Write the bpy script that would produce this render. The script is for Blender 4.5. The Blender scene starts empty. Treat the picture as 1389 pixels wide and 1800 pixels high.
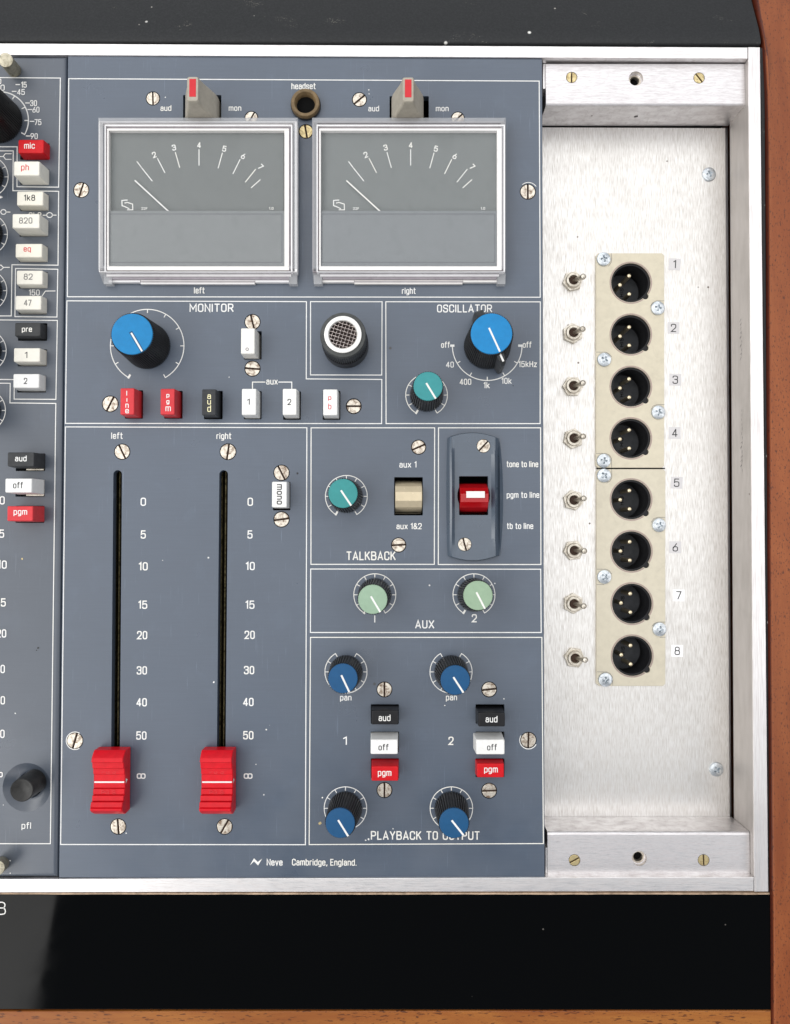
import bpy, bmesh, math, random
from mathutils import Vector, Matrix, Quaternion
random.seed(7)
scene = bpy.context.scene
col = scene.collection

# ------------------------------------------------------------------ camera
K = 0.00028                 # metres per unit (one unit = one photo pixel on the panel face)
D = 1365.0                  # camera height over the panel face, in units
F = 1365.0                  # focal length in photo pixels
TH = math.radians(1.47)     # small pitch
cam_d = bpy.data.cameras.new("camera")
cam_d.sensor_fit = 'VERTICAL'
cam_d.sensor_height = 36.0
cam_d.lens = F / 1800.0 * 36.0
cam_d.clip_start = 0.01
cam_d.clip_end = 100.0
cam = bpy.data.objects.new("camera", cam_d)
col.objects.link(cam)
cam.location = (0, 0, D * K)
cam.rotation_euler = (TH, 0, 0)
scene.camera = cam

# ------------------------------------------------------------------ world and lamps
world = bpy.data.worlds.new("World")
scene.world = world
world.use_nodes = True
bg = world.node_tree.nodes["Background"]
bg.inputs[0].default_value = (0.80, 0.88, 1.0, 1)
bg.inputs[1].default_value = 0.22

def area(name, x, y, z, sx, sy, radiance, color, target=(0, 0, 0), shape='RECTANGLE'):
    L = bpy.data.lights.new(name, 'AREA')
    L.shape = shape
    L.size, L.size_y = sx, sy
    L.color = color
    L.energy = radiance * math.pi * sx * sy * (math.pi / 4 if shape == 'ELLIPSE' else 1)
    o = bpy.data.objects.new(name, L)
    o.location = (x, y, z)
    d = Vector(target) - Vector((x, y, z))
    o.rotation_euler = d.to_track_quat('-Z', 'Y').to_euler()
    col.objects.link(o)
    return o

# an even skylight overhead, a bright window wall to the left; right, front and far lamps are added fill, not windows
area("skylight", 0.0, 0.53, 1.5, 2.6, 2.06, 1.12, (1.0, 0.985, 0.97), (0, 0.53, 0))
area("left_window", -2.30, -0.2, 1.5, 3.08, 5.2, 2.75, (1.0, 0.985, 0.96), (-2.30, -0.2, 0), 'ELLIPSE')
area("right_fill", 2.45, 0.1, 1.5, 2.2, 3.0, 1.2, (1.0, 0.98, 0.97), (2.45, 0.1, 0))
area("front_fill", 0.0, -3.0, 1.5, 3.0, 2.2, 1.3, (1.0, 0.97, 0.97), (0, -3.0, 0))  # added to brighten the metal at the near end
area("far_fill", 0.0, 2.5, 1.5, 2.6, 1.6, 1.8, (0.95, 0.97, 1.0), (0, 2.5, 0))

scene.view_settings.view_transform = 'Standard'
scene.view_settings.look = 'None'
scene.view_settings.exposure = 0.16
scene.view_settings.gamma = 1.0

# ------------------------------------------------------------------ pixel <-> place
def W(u, v, z=0.0):
    x = (u - 694.5) / F
    y = -(v - 900.0) / F
    yy = y * math.cos(TH) + math.sin(TH)
    zz = y * math.sin(TH) - math.cos(TH)
    t = (z - D) / zz
    return Vector((x * t, yy * t, z))
def S(z):
    return (D - z) / D

# ------------------------------------------------------------------ materials
def principled(name, base, rough=0.5, metal=0.0, coat=0.0, spec=0.5):
    m = bpy.data.materials.new(name)
    m.use_nodes = True
    b = m.node_tree.nodes["Principled BSDF"]
    b.inputs["Base Color"].default_value = (*base, 1)
    b.inputs["Roughness"].default_value = rough
    b.inputs["Metallic"].default_value = metal
    b.inputs["Specular IOR Level"].default_value = spec
    b.inputs["Coat Weight"].default_value = coat
    b.inputs["Coat Roughness"].default_value = 0.08
    return m

class NT:
    """small helper for node graphs"""
    def __init__(s, m):
        s.m = m; s.t = m.node_tree; s.b = s.t.nodes["Principled BSDF"]
        s.co = s.t.nodes.new("ShaderNodeTexCoord")
    def link(s, a, b): s.t.links.new(a, b)
    def mapping(s, scale, loc=(0, 0, 0), rot=(0, 0, 0)):
        n = s.t.nodes.new("ShaderNodeMapping")
        n.inputs["Scale"].default_value = scale
        n.inputs["Location"].default_value = loc
        n.inputs["Rotation"].default_value = rot
        s.link(s.co.outputs["Object"], n.inputs["Vector"])
        return n.outputs["Vector"]
    def noise(s, vec, scale=1.0, detail=2.0, rough=0.5, dist=0.0):
        n = s.t.nodes.new("ShaderNodeTexNoise")
        n.inputs["Scale"].default_value = scale
        n.inputs["Detail"].default_value = detail
        n.inputs["Roughness"].default_value = rough
        n.inputs["Distortion"].default_value = dist
        s.link(vec, n.inputs["Vector"])
        return n.outputs["Fac"]
    def voro(s, vec, scale=1.0, feature='F1'):
        n = s.t.nodes.new("ShaderNodeTexVoronoi")
        n.feature = feature
        n.inputs["Scale"].default_value = scale
        s.link(vec, n.inputs["Vector"])
        return n
    def ramp(s, fac, stops):
        n = s.t.nodes.new("ShaderNodeValToRGB")
        el = n.color_ramp.elements
        while len(el) > 1: el.remove(el[0])
        el[0].position = stops[0][0]; el[0].color = (*stops[0][1], 1)
        for p, c in stops[1:]:
            e = el.new(p); e.color = (*c, 1)
        s.link(fac, n.inputs["Fac"])
        return n.outputs["Color"]
    def mix(s, fac, a, b, mode='MIX'):
        n = s.t.nodes.new("ShaderNodeMix")
        n.data_type = 'RGBA'; n.blend_type = mode
        for sock, val in ((n.inputs[0], fac), (n.inputs[6], a), (n.inputs[7], b)):
            if isinstance(val, (int, float)): sock.default_value = val
            elif isinstance(val, tuple): sock.default_value = (*val, 1)
            else: s.link(val, sock)
        return n.outputs[2]
    def maprange(s, fac, a, b, c, d):
        n = s.t.nodes.new("ShaderNodeMapRange")
        for i, v in enumerate((a, b, c, d)): n.inputs[i + 1].default_value = v
        s.link(fac, n.inputs[0])
        return n.outputs[0]
    def math(s, op, a, b):
        n = s.t.nodes.new("ShaderNodeMath"); n.operation = op
        for sock, val in ((n.inputs[0], a), (n.inputs[1], b)):
            if isinstance(val, (int, float)): sock.default_value = val
            else: s.link(val, sock)
        return n.outputs[0]
    def bump(s, h, strength, dist=0.0002):
        n = s.t.nodes.new("ShaderNodeBump")
        n.inputs["Strength"].default_value = strength
        n.inputs["Distance"].default_value = dist
        s.link(h, n.inputs["Height"])
        s.link(n.outputs["Normal"], s.b.inputs["Normal"])
    def base(s, c): s.link(c, s.b.inputs["Base Color"])
    def rough(s, c): s.link(c, s.b.inputs["Roughness"])

def specks(n, vec_scale, thresh, seed):
    """sparse dust specks: cells whose random colour passes a threshold and near their centre"""
    v = n.voro(n.mapping((vec_scale,) * 3, (seed, seed * 0.7, 0)), 1.0)
    near = n.maprange(v.outputs["Distance"], 0.05, 0.13, 1.0, 0.0)
    sep = n.t.nodes.new("ShaderNodeSeparateColor")
    n.link(v.outputs["Color"], sep.inputs[0])
    pick = n.math('GREATER_THAN', sep.outputs[0], thresh)
    return n.math('MULTIPLY', near, pick)

def mat_paint(name, base, rough=0.36):
    m = principled(name, base, rough, 0, 0, 0.95)
    n = NT(m)
    big = n.noise(n.mapping((9, 9, 9)), 1.0, 3, 0.6)
    c = n.mix(big, tuple(x * 0.84 for x in base), tuple(min(1, x * 1.16) for x in base))
    hz = n.noise(n.mapping((40, 1500, 40)), 1.0, 2, 0.5)
    c = n.mix(n.maprange(hz, 0.35, 0.65, 0.0, 0.16), c, tuple(x * 0.62 for x in base))
    sm = n.noise(n.mapping((60, 60, 60)), 1.0, 4, 0.65, 0.4)
    c = n.mix(n.maprange(sm, 0.56, 0.75, 0.0, 0.18), c, tuple(min(1, x * 1.6) for x in base))
    c = n.mix(specks(n, 230, 0.996, 3.1), c, (0.75, 0.73, 0.70))
    c = n.mix(specks(n, 130, 0.996, 8.3), c, (0.02, 0.02, 0.02))
    for ang, off in ((0.5, 1.0), (-0.9, 4.0), (1.35, 7.0)):
        sv = n.noise(n.mapping((2600, 45, 45), (off, off, 0), (0, 0, ang)), 1.0, 2, 0.5)
        mk = n.noise(n.mapping((28, 28, 28), (off * 3, 0, 0)), 1.0, 2, 0.5)
        c = n.mix(n.math('MULTIPLY', n.maprange(sv, 0.69, 0.74, 0.0, 0.55), n.maprange(mk, 0.50, 0.60, 0.0, 1.0)), c, tuple(min(1, x * 2.2 + 0.03) for x in base))
    n.base(c)
    r = n.noise(n.mapping((25, 25, 25)), 1.0, 4, 0.6)
    n.rough(n.maprange(r, 0.3, 0.7, rough - 0.11, rough + 0.14))
    n.bump(n.noise(n.mapping((2600, 2600, 2600)), 1.0, 2), 0.10, 0.00004)
    return m

def mat_brushed(name, base, rough, sx, sy, dark, amount=0.35, metal=1.0, streak=0.7, grime=0.25):
    m = principled(name, base, rough, metal)
    n = NT(m)
    a = n.noise(n.mapping((sx, sy, 300)), 1.0, 3, 0.6)
    b = n.noise(n.mapping((sx * 2.7, sy * 1.6, 300), (3, 1, 0)), 1.0, 2, 0.6)
    c = n.mix(n.maprange(a, 0.38, 0.72, 0.0, amount), base, dark)
    c = n.mix(n.maprange(b, 0.52, 0.78, 0.0, amount), c, dark)
    g = n.noise(n.mapping((22, 22, 22), (5, 2, 0)), 1.0, 5, 0.65, 0.5)
    c = n.mix(n.maprange(g, 0.52, 0.74, 0.0, grime), c, tuple(x * 0.62 for x in dark))
    c = n.mix(specks(n, 190, 0.965, 1.7), c, (0.10, 0.07, 0.05))
    n.base(c)
    n.rough(n.maprange(a, 0.3, 0.7, rough - 0.08, rough + 0.10))
    n.bump(a, streak, 0.00003)
    return m

def mat_plastic(name, base, rough=0.35, var=0.10, coat=0.0):
    m = principled(name, base, rough, 0.0, coat, 0.28)
    n = NT(m)
    g = n.noise(n.mapping((300, 300, 300)), 1.0, 4, 0.6)
    c = n.mix(n.maprange(g, 0.35, 0.7, 0.0, 1.0), base, tuple(x * (1 - var * 1.6) for x in base))
    oi = n.t.nodes.new("ShaderNodeObjectInfo")
    tintc = n.ramp(oi.outputs["Random"], [(0.0, (1.0, 0.985, 0.95)), (0.35, (0.93, 0.925, 0.92)), (0.7, (1.0, 1.0, 1.0)), (1.0, (0.96, 0.94, 0.89))])
    c = n.mix(1.0, c, tintc, 'MULTIPLY')
    gr = n.noise(n.mapping((130, 130, 130), (4, 9, 2)), 1.0, 5, 0.7, 0.8)
    c = n.mix(n.maprange(gr, 0.55, 0.75, 0.0, 0.22), c, tuple(x * 0.55 for x in base))
    n.base(c)
    n.rough(n.maprange(gr, 0.3, 0.7, max(0.05, rough - 0.08), rough + 0.12))
    n.bump(n.noise(n.mapping((5000, 5000, 5000)), 1.0, 1), 0.06, 0.00003)
    return m

def mat_worn_metal(name, base, dirt, rough=0.3, amount=0.7, scale=420):
    m = principled(name, base, rough, 1.0)
    n = NT(m)
    # a screw is small: give every instance its own patch of wear
    oi = n.t.nodes.new("ShaderNodeObjectInfo")
    add = n.t.nodes.new("ShaderNodeVectorMath"); add.operation = 'ADD'
    vec = n.mapping((scale,) * 3)
    sc = n.t.nodes.new("ShaderNodeVectorMath"); sc.operation = 'SCALE'
    cmb = n.t.nodes.new("ShaderNodeCombineXYZ")
    n.link(oi.outputs["Random"], cmb.inputs[0]); n.link(oi.outputs["Random"], cmb.inputs[1])
    n.link(cmb.outputs[0], sc.inputs[0]); sc.inputs["Scale"].default_value = 70
    n.link(vec, add.inputs[0]); n.link(sc.outputs[0], add.inputs[1])
    g = n.noise(add.outputs[0], 1.0, 5, 0.7, 0.6)
    c = n.mix(n.maprange(g, 0.44, 0.66, 0.0, amount), base, dirt)
    n.base(c)
    n.rough(n.maprange(g, 0.35, 0.65, rough, rough + 0.25))
    n.bump(g, 0.35, 0.00006)
    return m

def mat_wood(name, light, dark, pore, long_axis):
    m = principled(name, light, 0.42, 0, 0.0, 0.4)
    n = NT(m)
    s_l, s_s = 14, 75
    sc = (s_s, s_l, s_s) if long_axis == 'Y' else (s_l, s_s, s_s)
    g = n.noise(n.mapping(sc), 1.0, 5, 0.6, 0.7)
    c = n.mix(n.maprange(g, 0.34, 0.66, 0.0, 1.0), light, dark)
    if long_axis == 'Y':
        pv = (1500, 620, 900); fv = (1900, 300, 600)
    else:
        pv = (260, 1300, 600); fv = (90, 1700, 600)
    p = n.noise(n.mapping(pv, (2, 5, 0)), 1.0, 2, 0.5, 0.4)
    c = n.mix(n.maprange(p, 0.60, 0.66, 0.0, 0.85), c, pore)
    f = n.noise(n.mapping(fv), 1.0, 3, 0.6)
    c = n.mix(n.maprange(f, 0.45, 0.75, 0.0, 0.45), c, dark)
    big = n.noise(n.mapping((7, 7, 7), (9, 4, 0)), 1.0, 2, 0.5)
    c = n.mix(n.maprange(big, 0.35, 0.65, 0.0, 0.45), c, tuple(x * 0.72 for x in dark))
    n.base(c)
    n.bump(p, 0.4, 0.00006)
    return m

M = {}
M['panel'] = mat_paint("blue_grey_paint", (0.062, 0.084, 0.120))
M['panel2'] = mat_paint("blue_grey_paint_worn", (0.058, 0.073, 0.098))
M['guard'] = mat_paint("guard_paint", (0.060, 0.083, 0.115), 0.28)
M['white'] = mat_plastic("white_print", (0.82, 0.82, 0.80), 0.6, 0.05)
M['cream'] = mat_plastic("cream_plastic", (0.80, 0.775, 0.69), 0.38, 0.05)
M['ivory'] = mat_plastic("ivory_plastic", (0.84, 0.84, 0.82), 0.36, 0.04)
M['red'] = mat_plastic("red_plastic", (0.60, 0.006, 0.012), 0.32, 0.08)
M['pinkred'] = mat_plastic("faded_red_plastic", (0.66, 0.045, 0.055), 0.36, 0.08)
M['fader_red'] = mat_plastic("fader_red", (0.66, 0.006, 0.016), 0.36, 0.10)
M['black'] = mat_plastic("black_plastic", (0.012, 0.012, 0.014), 0.34, 0.2)
M['rubber'] = mat_plastic("knob_black", (0.030, 0.030, 0.030), 0.33, 0.3)
M['charcoal'] = mat_plastic("charcoal_plastic", (0.045, 0.048, 0.052), 0.4, 0.2)
M['void'] = principled("interior_black", (0.004, 0.004, 0.004), 0.9, 0, 0, 0.1)
M['blue'] = mat_plastic("blue_cap", (0.010, 0.215, 0.50), 0.42, 0.07)
M['navy'] = mat_plastic("dark_blue_cap", (0.010, 0.080, 0.20), 0.42, 0.07)
M['teal'] = mat_plastic("teal_cap", (0.045, 0.28, 0.29), 0.42, 0.07)
M['green'] = mat_plastic("pale_green_cap", (0.30, 0.43, 0.31), 0.42, 0.06)
M['alu'] = mat_brushed("brushed_aluminium", (0.90, 0.885, 0.86), 0.42, 3000, 170, (0.36, 0.31, 0.25), 0.50, 1.0, 1.0, 0.12)
M['rail'] = mat_brushed("rail_aluminium", (0.92, 0.90, 0.89), 0.42, 110, 2200, (0.50, 0.44, 0.42), 0.42, 1.0, 0.6, 0.16)
M['rail_v'] = mat_brushed("rail_aluminium_upright", (0.92, 0.90, 0.89), 0.42, 2200, 80, (0.50, 0.44, 0.42), 0.42, 1.0, 0.6, 0.16)
M['bracket'] = mat_brushed("bracket_aluminium", (0.82, 0.80, 0.80), 0.44, 160, 1500, (0.46, 0.41, 0.41), 0.42, 1.0, 0.5, 0.12)
M['xlr'] = mat_plastic("cream_anodised_plate", (0.64, 0.59, 0.47), 0.36, 0.05)
_p = M['xlr'].node_tree.nodes['Principled BSDF']; _p.inputs['Metallic'].default_value = 0.35
M['rim'] = principled("bevelled_rim", (0.36, 0.28, 0.25), 0.35, 0.8)
M['nickel'] = mat_worn_metal("worn_nickel", (0.78, 0.72, 0.62), (0.16, 0.09, 0.05), 0.32, 0.95)
M['brass'] = mat_worn_metal("brass_screw", (0.72, 0.60, 0.33), (0.26, 0.18, 0.08), 0.34, 0.7)
M['zinc'] = mat_worn_metal("zinc_screw", (0.72, 0.76, 0.79), (0.22, 0.25, 0.27), 0.26, 0.6, 500)
M['chrome'] = mat_worn_metal("toggle_chrome", (0.74, 0.69, 0.60), (0.30, 0.24, 0.17), 0.34, 0.5, 500)
M['gold'] = principled("gold_pin", (0.86, 0.74, 0.52), 0.38, 1.0)
M['dirt_shade'] = principled("screw_dirt_and_shade", (0.045, 0.022, 0.012), 0.8)
M['brown'] = mat_plastic("brown_bakelite", (0.21, 0.145, 0.075), 0.45, 0.25)
M['steel'] = mat_worn_metal("thumbscrew_steel", (0.55, 0.51, 0.40), (0.16, 0.14, 0.09), 0.4, 0.6, 300)
M['greylever'] = mat_plastic("warm_grey_plastic", (0.42, 0.385, 0.32), 0.42, 0.10)
M['tipred'] = mat_plastic("red_insert", (0.62, 0.03, 0.04), 0.45, 0.05)
M['rocker'] = mat_plastic("beige_plastic", (0.70, 0.60, 0.42), 0.20, 0.06)
M['rocker'].node_tree.nodes["Principled BSDF"].inputs["Metallic"].default_value = 0.18
M['face'] = mat_plastic("meter_grey", (0.195, 0.210, 0.208), 0.6, 0.03)
M['face2'] = mat_plastic("meter_cover_grey", (0.235, 0.252, 0.262), 0.42, 0.03)
M['groove'] = principled("meter_groove", (0.12, 0.13, 0.145), 0.6)
M['mframe'] = mat_plastic("milky_edge_glint", (0.86, 0.85, 0.86), 0.3, 0.03)
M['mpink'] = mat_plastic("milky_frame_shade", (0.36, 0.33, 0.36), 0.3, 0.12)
M['mdark'] = mat_plastic("frame_gap_grey", (0.17, 0.17, 0.19), 0.4, 0.12)
M['ink'] = principled("black_ink", (0.02, 0.02, 0.022), 0.6)
M['inkgrey'] = principled("grey_ink", (0.16, 0.155, 0.15), 0.6)
M['inkred'] = principled("red_ink", (0.62, 0.04, 0.05), 0.6)
M['inkyellow'] = principled("yellowed_ink", (0.80, 0.74, 0.45), 0.6)
M['sticker'] = principled("sticker_film", (0.62, 0.60, 0.60), 0.5)
M['sticker_white'] = principled("sticker_white", (0.88, 0.87, 0.87), 0.5)
M['gloss'] = principled("black_gloss_laminate", (0.0008, 0.0009, 0.0010), 0.03, 0, 0, 0.16)
def gloss_dust(m):
    n = NT(m)
    c = n.mix(specks(n, 95, 0.985, 4.1), (0.0008, 0.0009, 0.0010), (0.5, 0.48, 0.44))
    c = n.mix(specks(n, 260, 0.990, 6.3), c, (0.12, 0.11, 0.10)); n.base(c)
    sm = n.noise(n.mapping((14, 14, 14)), 1.0, 4, 0.6, 0.5)
    n.rough(n.maprange(sm, 0.45, 0.75, 0.03, 0.12))
gloss_dust(M['gloss'])
M['edge'] = mat_plastic("laminate_edge", (0.62, 0.46, 0.33), 0.5, 0.3)
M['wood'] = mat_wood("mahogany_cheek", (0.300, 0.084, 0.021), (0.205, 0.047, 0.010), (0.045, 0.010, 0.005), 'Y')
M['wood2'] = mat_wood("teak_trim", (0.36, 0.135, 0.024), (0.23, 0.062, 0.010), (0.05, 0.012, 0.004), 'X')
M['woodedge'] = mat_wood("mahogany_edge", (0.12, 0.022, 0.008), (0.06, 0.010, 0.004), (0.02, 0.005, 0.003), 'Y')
M['trackdirt'] = mat_worn_metal("fader_track", (0.20, 0.17, 0.09), (0.012, 0.010, 0.006), 0.5, 0.9, 500)

def vinyl():
    m = principled("black_textured_vinyl", (0.014, 0.015, 0.016), 0.62, 0, 0, 0.3)
    n = NT(m)
    g = n.noise(n.mapping((900, 900, 900)), 1.0, 3, 0.6)
    c = n.mix(n.maprange(g, 0.4, 0.7, 0.0, 0.6), (0.017, 0.018, 0.019), (0.030, 0.031, 0.033))
    d = n.noise(n.mapping((30, 60, 30), (1.3, 0.2, 0)), 1.0, 4, 0.7)
    dd = n.noise(n.mapping((1100, 1400, 900)), 1.0, 2, 0.6)
    scuff = n.math('MULTIPLY', n.maprange(d, 0.60, 0.72, 0.0, 1.0), n.maprange(dd, 0.56, 0.66, 0.0, 0.6))
    c = n.mix(scuff, c, (0.30, 0.28, 0.24))
    c = n.mix(specks(n, 120, 0.90, 2.9), c, (0.8, 0.79, 0.74))
    c = n.mix(specks(n, 210, 0.95, 7.9), c, (0.35, 0.33, 0.30))
    n.base(c)
    n.bump(g, 0.5, 0.00008)
    return m
M['vinyl'] = vinyl()

def clear(name, tint, alpha, rough=0.08):
    """clear plastic: mostly see-through with a surface sheen"""
    m = principled(name, tint, rough)
    t = m.node_tree
    b = t.nodes["Principled BSDF"]; out = t.nodes["Material Output"]
    tr = t.nodes.new("ShaderNodeBsdfTransparent"); mx = t.nodes.new("ShaderNodeMixShader")
    mx.inputs[0].default_value = alpha
    t.links.new(tr.outputs[0], mx.inputs[1]); t.links.new(b.outputs[0], mx.inputs[2])
    t.links.new(mx.outputs[0], out.inputs["Surface"])
    n = NT(m)
    g = n.noise(n.mapping((260, 260, 260)), 1.0, 4, 0.7)
    n.base(n.mix(g, tuple(x * 0.75 for x in tint), tint))
    return m
M['acrylic'] = clear("clear_acrylic", (0.60, 0.61, 0.63), 0.42, 0.10)
M['pane'] = clear("clear_window", (0.30, 0.31, 0.32), 0.035, 0.03)

# ------------------------------------------------------------------ object helpers
def wn(me, thr):
    """area-weighted corner normals, split where faces meet at more than thr degrees"""
    ct = math.cos(math.radians(thr))
    polys = me.polygons
    nrm = [p.normal.copy() for p in polys]; ar = [p.area for p in polys]
    vf = [[] for _ in me.vertices]
    for p in polys:
        for v in p.vertices: vf[v].append(p.index)
    out = [None] * len(me.loops)
    for p in polys:
        n0 = nrm[p.index]
        for li, v in zip(p.loop_indices, p.vertices):
            acc = Vector((0, 0, 0))
            for f in vf[v]:
                if f == p.index or nrm[f].dot(n0) > ct: acc += nrm[f] * ar[f]
            out[li] = acc.normalized() if acc.length > 1e-20 else n0
    me.polygons.foreach_set("use_smooth", [True] * len(polys))
    me.normals_split_custom_set(out)

def mesh_from(name, verts, faces, mats, midx=None, sharp=35, smooth=True):
    me = bpy.data.meshes.new(name)
    me.from_pydata([tuple(c * K for c in v) for v in verts], [], faces)
    for m in (mats if isinstance(mats, (list, tuple)) else [mats]): me.materials.append(m)
    if midx: me.polygons.foreach_set("material_index", midx)
    me.validate()
    bm = bmesh.new(); bm.from_mesh(me)
    bmesh.ops.recalc_face_normals(bm, faces=bm.faces)
    bm.to_mesh(me); bm.free()
    if smooth:
        wn(me, sharp)
    me.update()
    return me

def put(name, me, parent=None, loc=(0, 0, 0), rotz=0.0, quat=None):
    o = bpy.data.objects.new(name, me)
    col.objects.link(o)
    o.location = Vector(loc) * K
    if quat is not None:
        o.rotation_mode = 'QUATERNION'; o.rotation_quaternion = quat
    elif rotz: o.rotation_euler = (0, 0, rotz)
    if parent is not None: o.parent = parent
    return o

def thing(name, label, cat, loc=(0, 0, 0), group=None, rotz=0.0, quat=None, me=None):
    o = put(name, me, None, loc, rotz, quat)
    o['label'] = label; o['category'] = cat
    if group: o['group'] = group
    return o

def rrect(x0, x1, y0, y1, r, n=4):
    r = min(r, (x1 - x0) / 2 - 1e-3, (y1 - y0) / 2 - 1e-3)
    if r <= 0: return [(x1, y0), (x1, y1), (x0, y1), (x0, y0)]
    pts = []
    for cx, cy, a0 in ((x1 - r, y0 + r, -90), (x1 - r, y1 - r, 0), (x0 + r, y1 - r, 90), (x0 + r, y0 + r, 180)):
        for i in range(n + 1):
            a = math.radians(a0 + 90 * i / n)
            pts.append((cx + r * math.cos(a), cy + r * math.sin(a)))
    return pts

def inset(poly, d):
    """offset a counter-clockwise polygon inwards by d"""
    n = len(poly); out = []
    for i in range(n):
        p0 = Vector(poly[i - 1][:2]); p1 = Vector(poly[i][:2]); p2 = Vector(poly[(i + 1) % n][:2])
        a = (p1 - p0).normalized(); b = (p2 - p1).normalized()
        na = Vector((-a.y, a.x)); nb = Vector((-b.y, b.x))
        m = na + nb
        if m.length < 1e-6: m = na
        m.normalize()
        k = d / max(0.35, m.dot(na))
        out.append((p1.x + m.x * k, p1.y + m.y * k))
    return out

def ccw(poly):
    a = sum(poly[i - 1][0] * poly[i][1] - poly[i][0] * poly[i - 1][1] for i in range(len(poly)))
    return list(poly) if a > 0 else list(reversed(poly))

class B:
    """collects verts and faces (in units)"""
    def __init__(s): s.v = []; s.f = []; s.m = []
    def loft(s, rings, cap0=True, cap1=True, mi=0):
        n = len(rings[0]); base = len(s.v)
        for r in rings: s.v += [tuple(p) for p in r]
        for k in range(len(rings) - 1):
            for i in range(n):
                j = (i + 1) % n
                s.f.append((base + k * n + i, base + k * n + j, base + (k + 1) * n + j, base + (k + 1) * n + i)); s.m.append(mi)
        if cap0: s.f.append(tuple(base + i for i in reversed(range(n)))); s.m.append(mi)
        if cap1: s.f.append(tuple(base + (len(rings) - 1) * n + i for i in range(n))); s.m.append(mi)
        return s
    def slab(s, poly, z0, z1, bevel=0.0, mi=0, steps=2):
        poly = ccw([tuple(p[:2]) for p in poly])
        rings = [[(x, y, z0) for x, y in poly]]
        if bevel > 0:
            for k in range(steps + 1):
                a = math.pi / 2 * k / steps
                q = inset(poly, bevel * (1 - math.cos(a)))
                rings.append([(x, y, z1 - bevel + bevel * math.sin(a)) for x, y in q])
        else:
            rings.append([(x, y, z1) for x, y in poly])
        return s.loft(rings, mi=mi)
    def lathe(s, prof, n=32, cx=0, cy=0, mi=0, cap0=False, cap1=True):
        rings = [[(cx + r * math.cos(2 * math.pi * i / n), cy + r * math.sin(2 * math.pi * i / n), z) for i in range(n)] for r, z in prof]
        return s.loft(rings, cap0, cap1, mi)
    def box(s, x0, x1, y0, y1, z0, z1, bevel=0.0, mi=0):
        return s.slab([(x0, y0), (x1, y0), (x1, y1), (x0, y1)], z0, z1, bevel, mi)
    def ribbon(s, pts, t, z, closed=False, mi=0):
        n = len(pts); P = [Vector(p[:2]) for p in pts]; L = []; R = []
        for i in range(n):
            if closed: a = P[i] - P[i - 1]; b = P[(i + 1) % n] - P[i]
            else:
                a = P[i] - P[i - 1] if i > 0 else P[1] - P[0]
                b = P[i + 1] - P[i] if i < n - 1 else P[-1] - P[-2]
            if a.length < 1e-9: a = b
            if b.length < 1e-9: b = a
            a = a.normalized(); b = b.normalized()
            na = Vector((-a.y, a.x)); nb = Vector((-b.y, b.x)); m = na + nb
            if m.length < 1e-4: m = na.copy()
            m.normalize(); k = t / 2 / max(0.4, m.dot(na))
            e = Vector((0, 0))
            if not closed and i == 0: e = -a * t * 0.3
            if not closed and i == n - 1: e = b * t * 0.3
            L.append(P[i] + m * k + e); R.append(P[i] - m * k + e)
        base = len(s.v)
        for l, r in zip(L, R): s.v += [(l.x, l.y, z), (r.x, r.y, z)]
        for i in range(n if closed else n - 1):
            j = (i + 1) % n
            s.f.append((base + 2 * i, base + 2 * i + 1, base + 2 * j + 1, base + 2 * j)); s.m.append(mi)
        return s
    def tube(s, pts, r, n=8, mi=0):
        rings = []
        for i, p in enumerate(pts):
            p = Vector(p)
            d = (Vector(pts[min(i + 1, len(pts) - 1)]) - Vector(pts[max(i - 1, 0)])).normalized()
            u = d.orthogonal().normalized(); w = d.cross(u)
            if i: # keep frame continuous
                u = (pu - d * pu.dot(d)).normalized(); w = d.cross(u)
            pu = u
            rr = r[i] if isinstance(r, (list, tuple)) else r
            rings.append([tuple(p + u * rr * math.cos(2 * math.pi * k / n) + w * rr * math.sin(2 * math.pi * k / n)) for k in range(n)])
        return s.loft(rings, mi=mi)
    def mesh(s, name, mats, sharp=35, smooth=True):
        return mesh_from(name, s.v, s.f, mats, s.m if any(s.m) else None, sharp, smooth)

def cut(me, cutters, name):
    """real openings: exact boolean of a slab with one mesh of cutters"""
    a = bpy.data.objects.new("tmp_a", me); c = bpy.data.objects.new("tmp_c", cutters.mesh("tmp", me.materials[0], smooth=False))
    col.objects.link(a); col.objects.link(c)
    md = a.modifiers.new("b", 'BOOLEAN'); md.operation = 'DIFFERENCE'; md.solver = 'EXACT'; md.object = c
    dg = bpy.context.evaluated_depsgraph_get()
    out = bpy.data.meshes.new_from_object(a.evaluated_get(dg), depsgraph=dg)
    out.name = name
    bpy.data.objects.remove(a); bpy.data.objects.remove(c)
    wn(out, 28)
    return out

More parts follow.
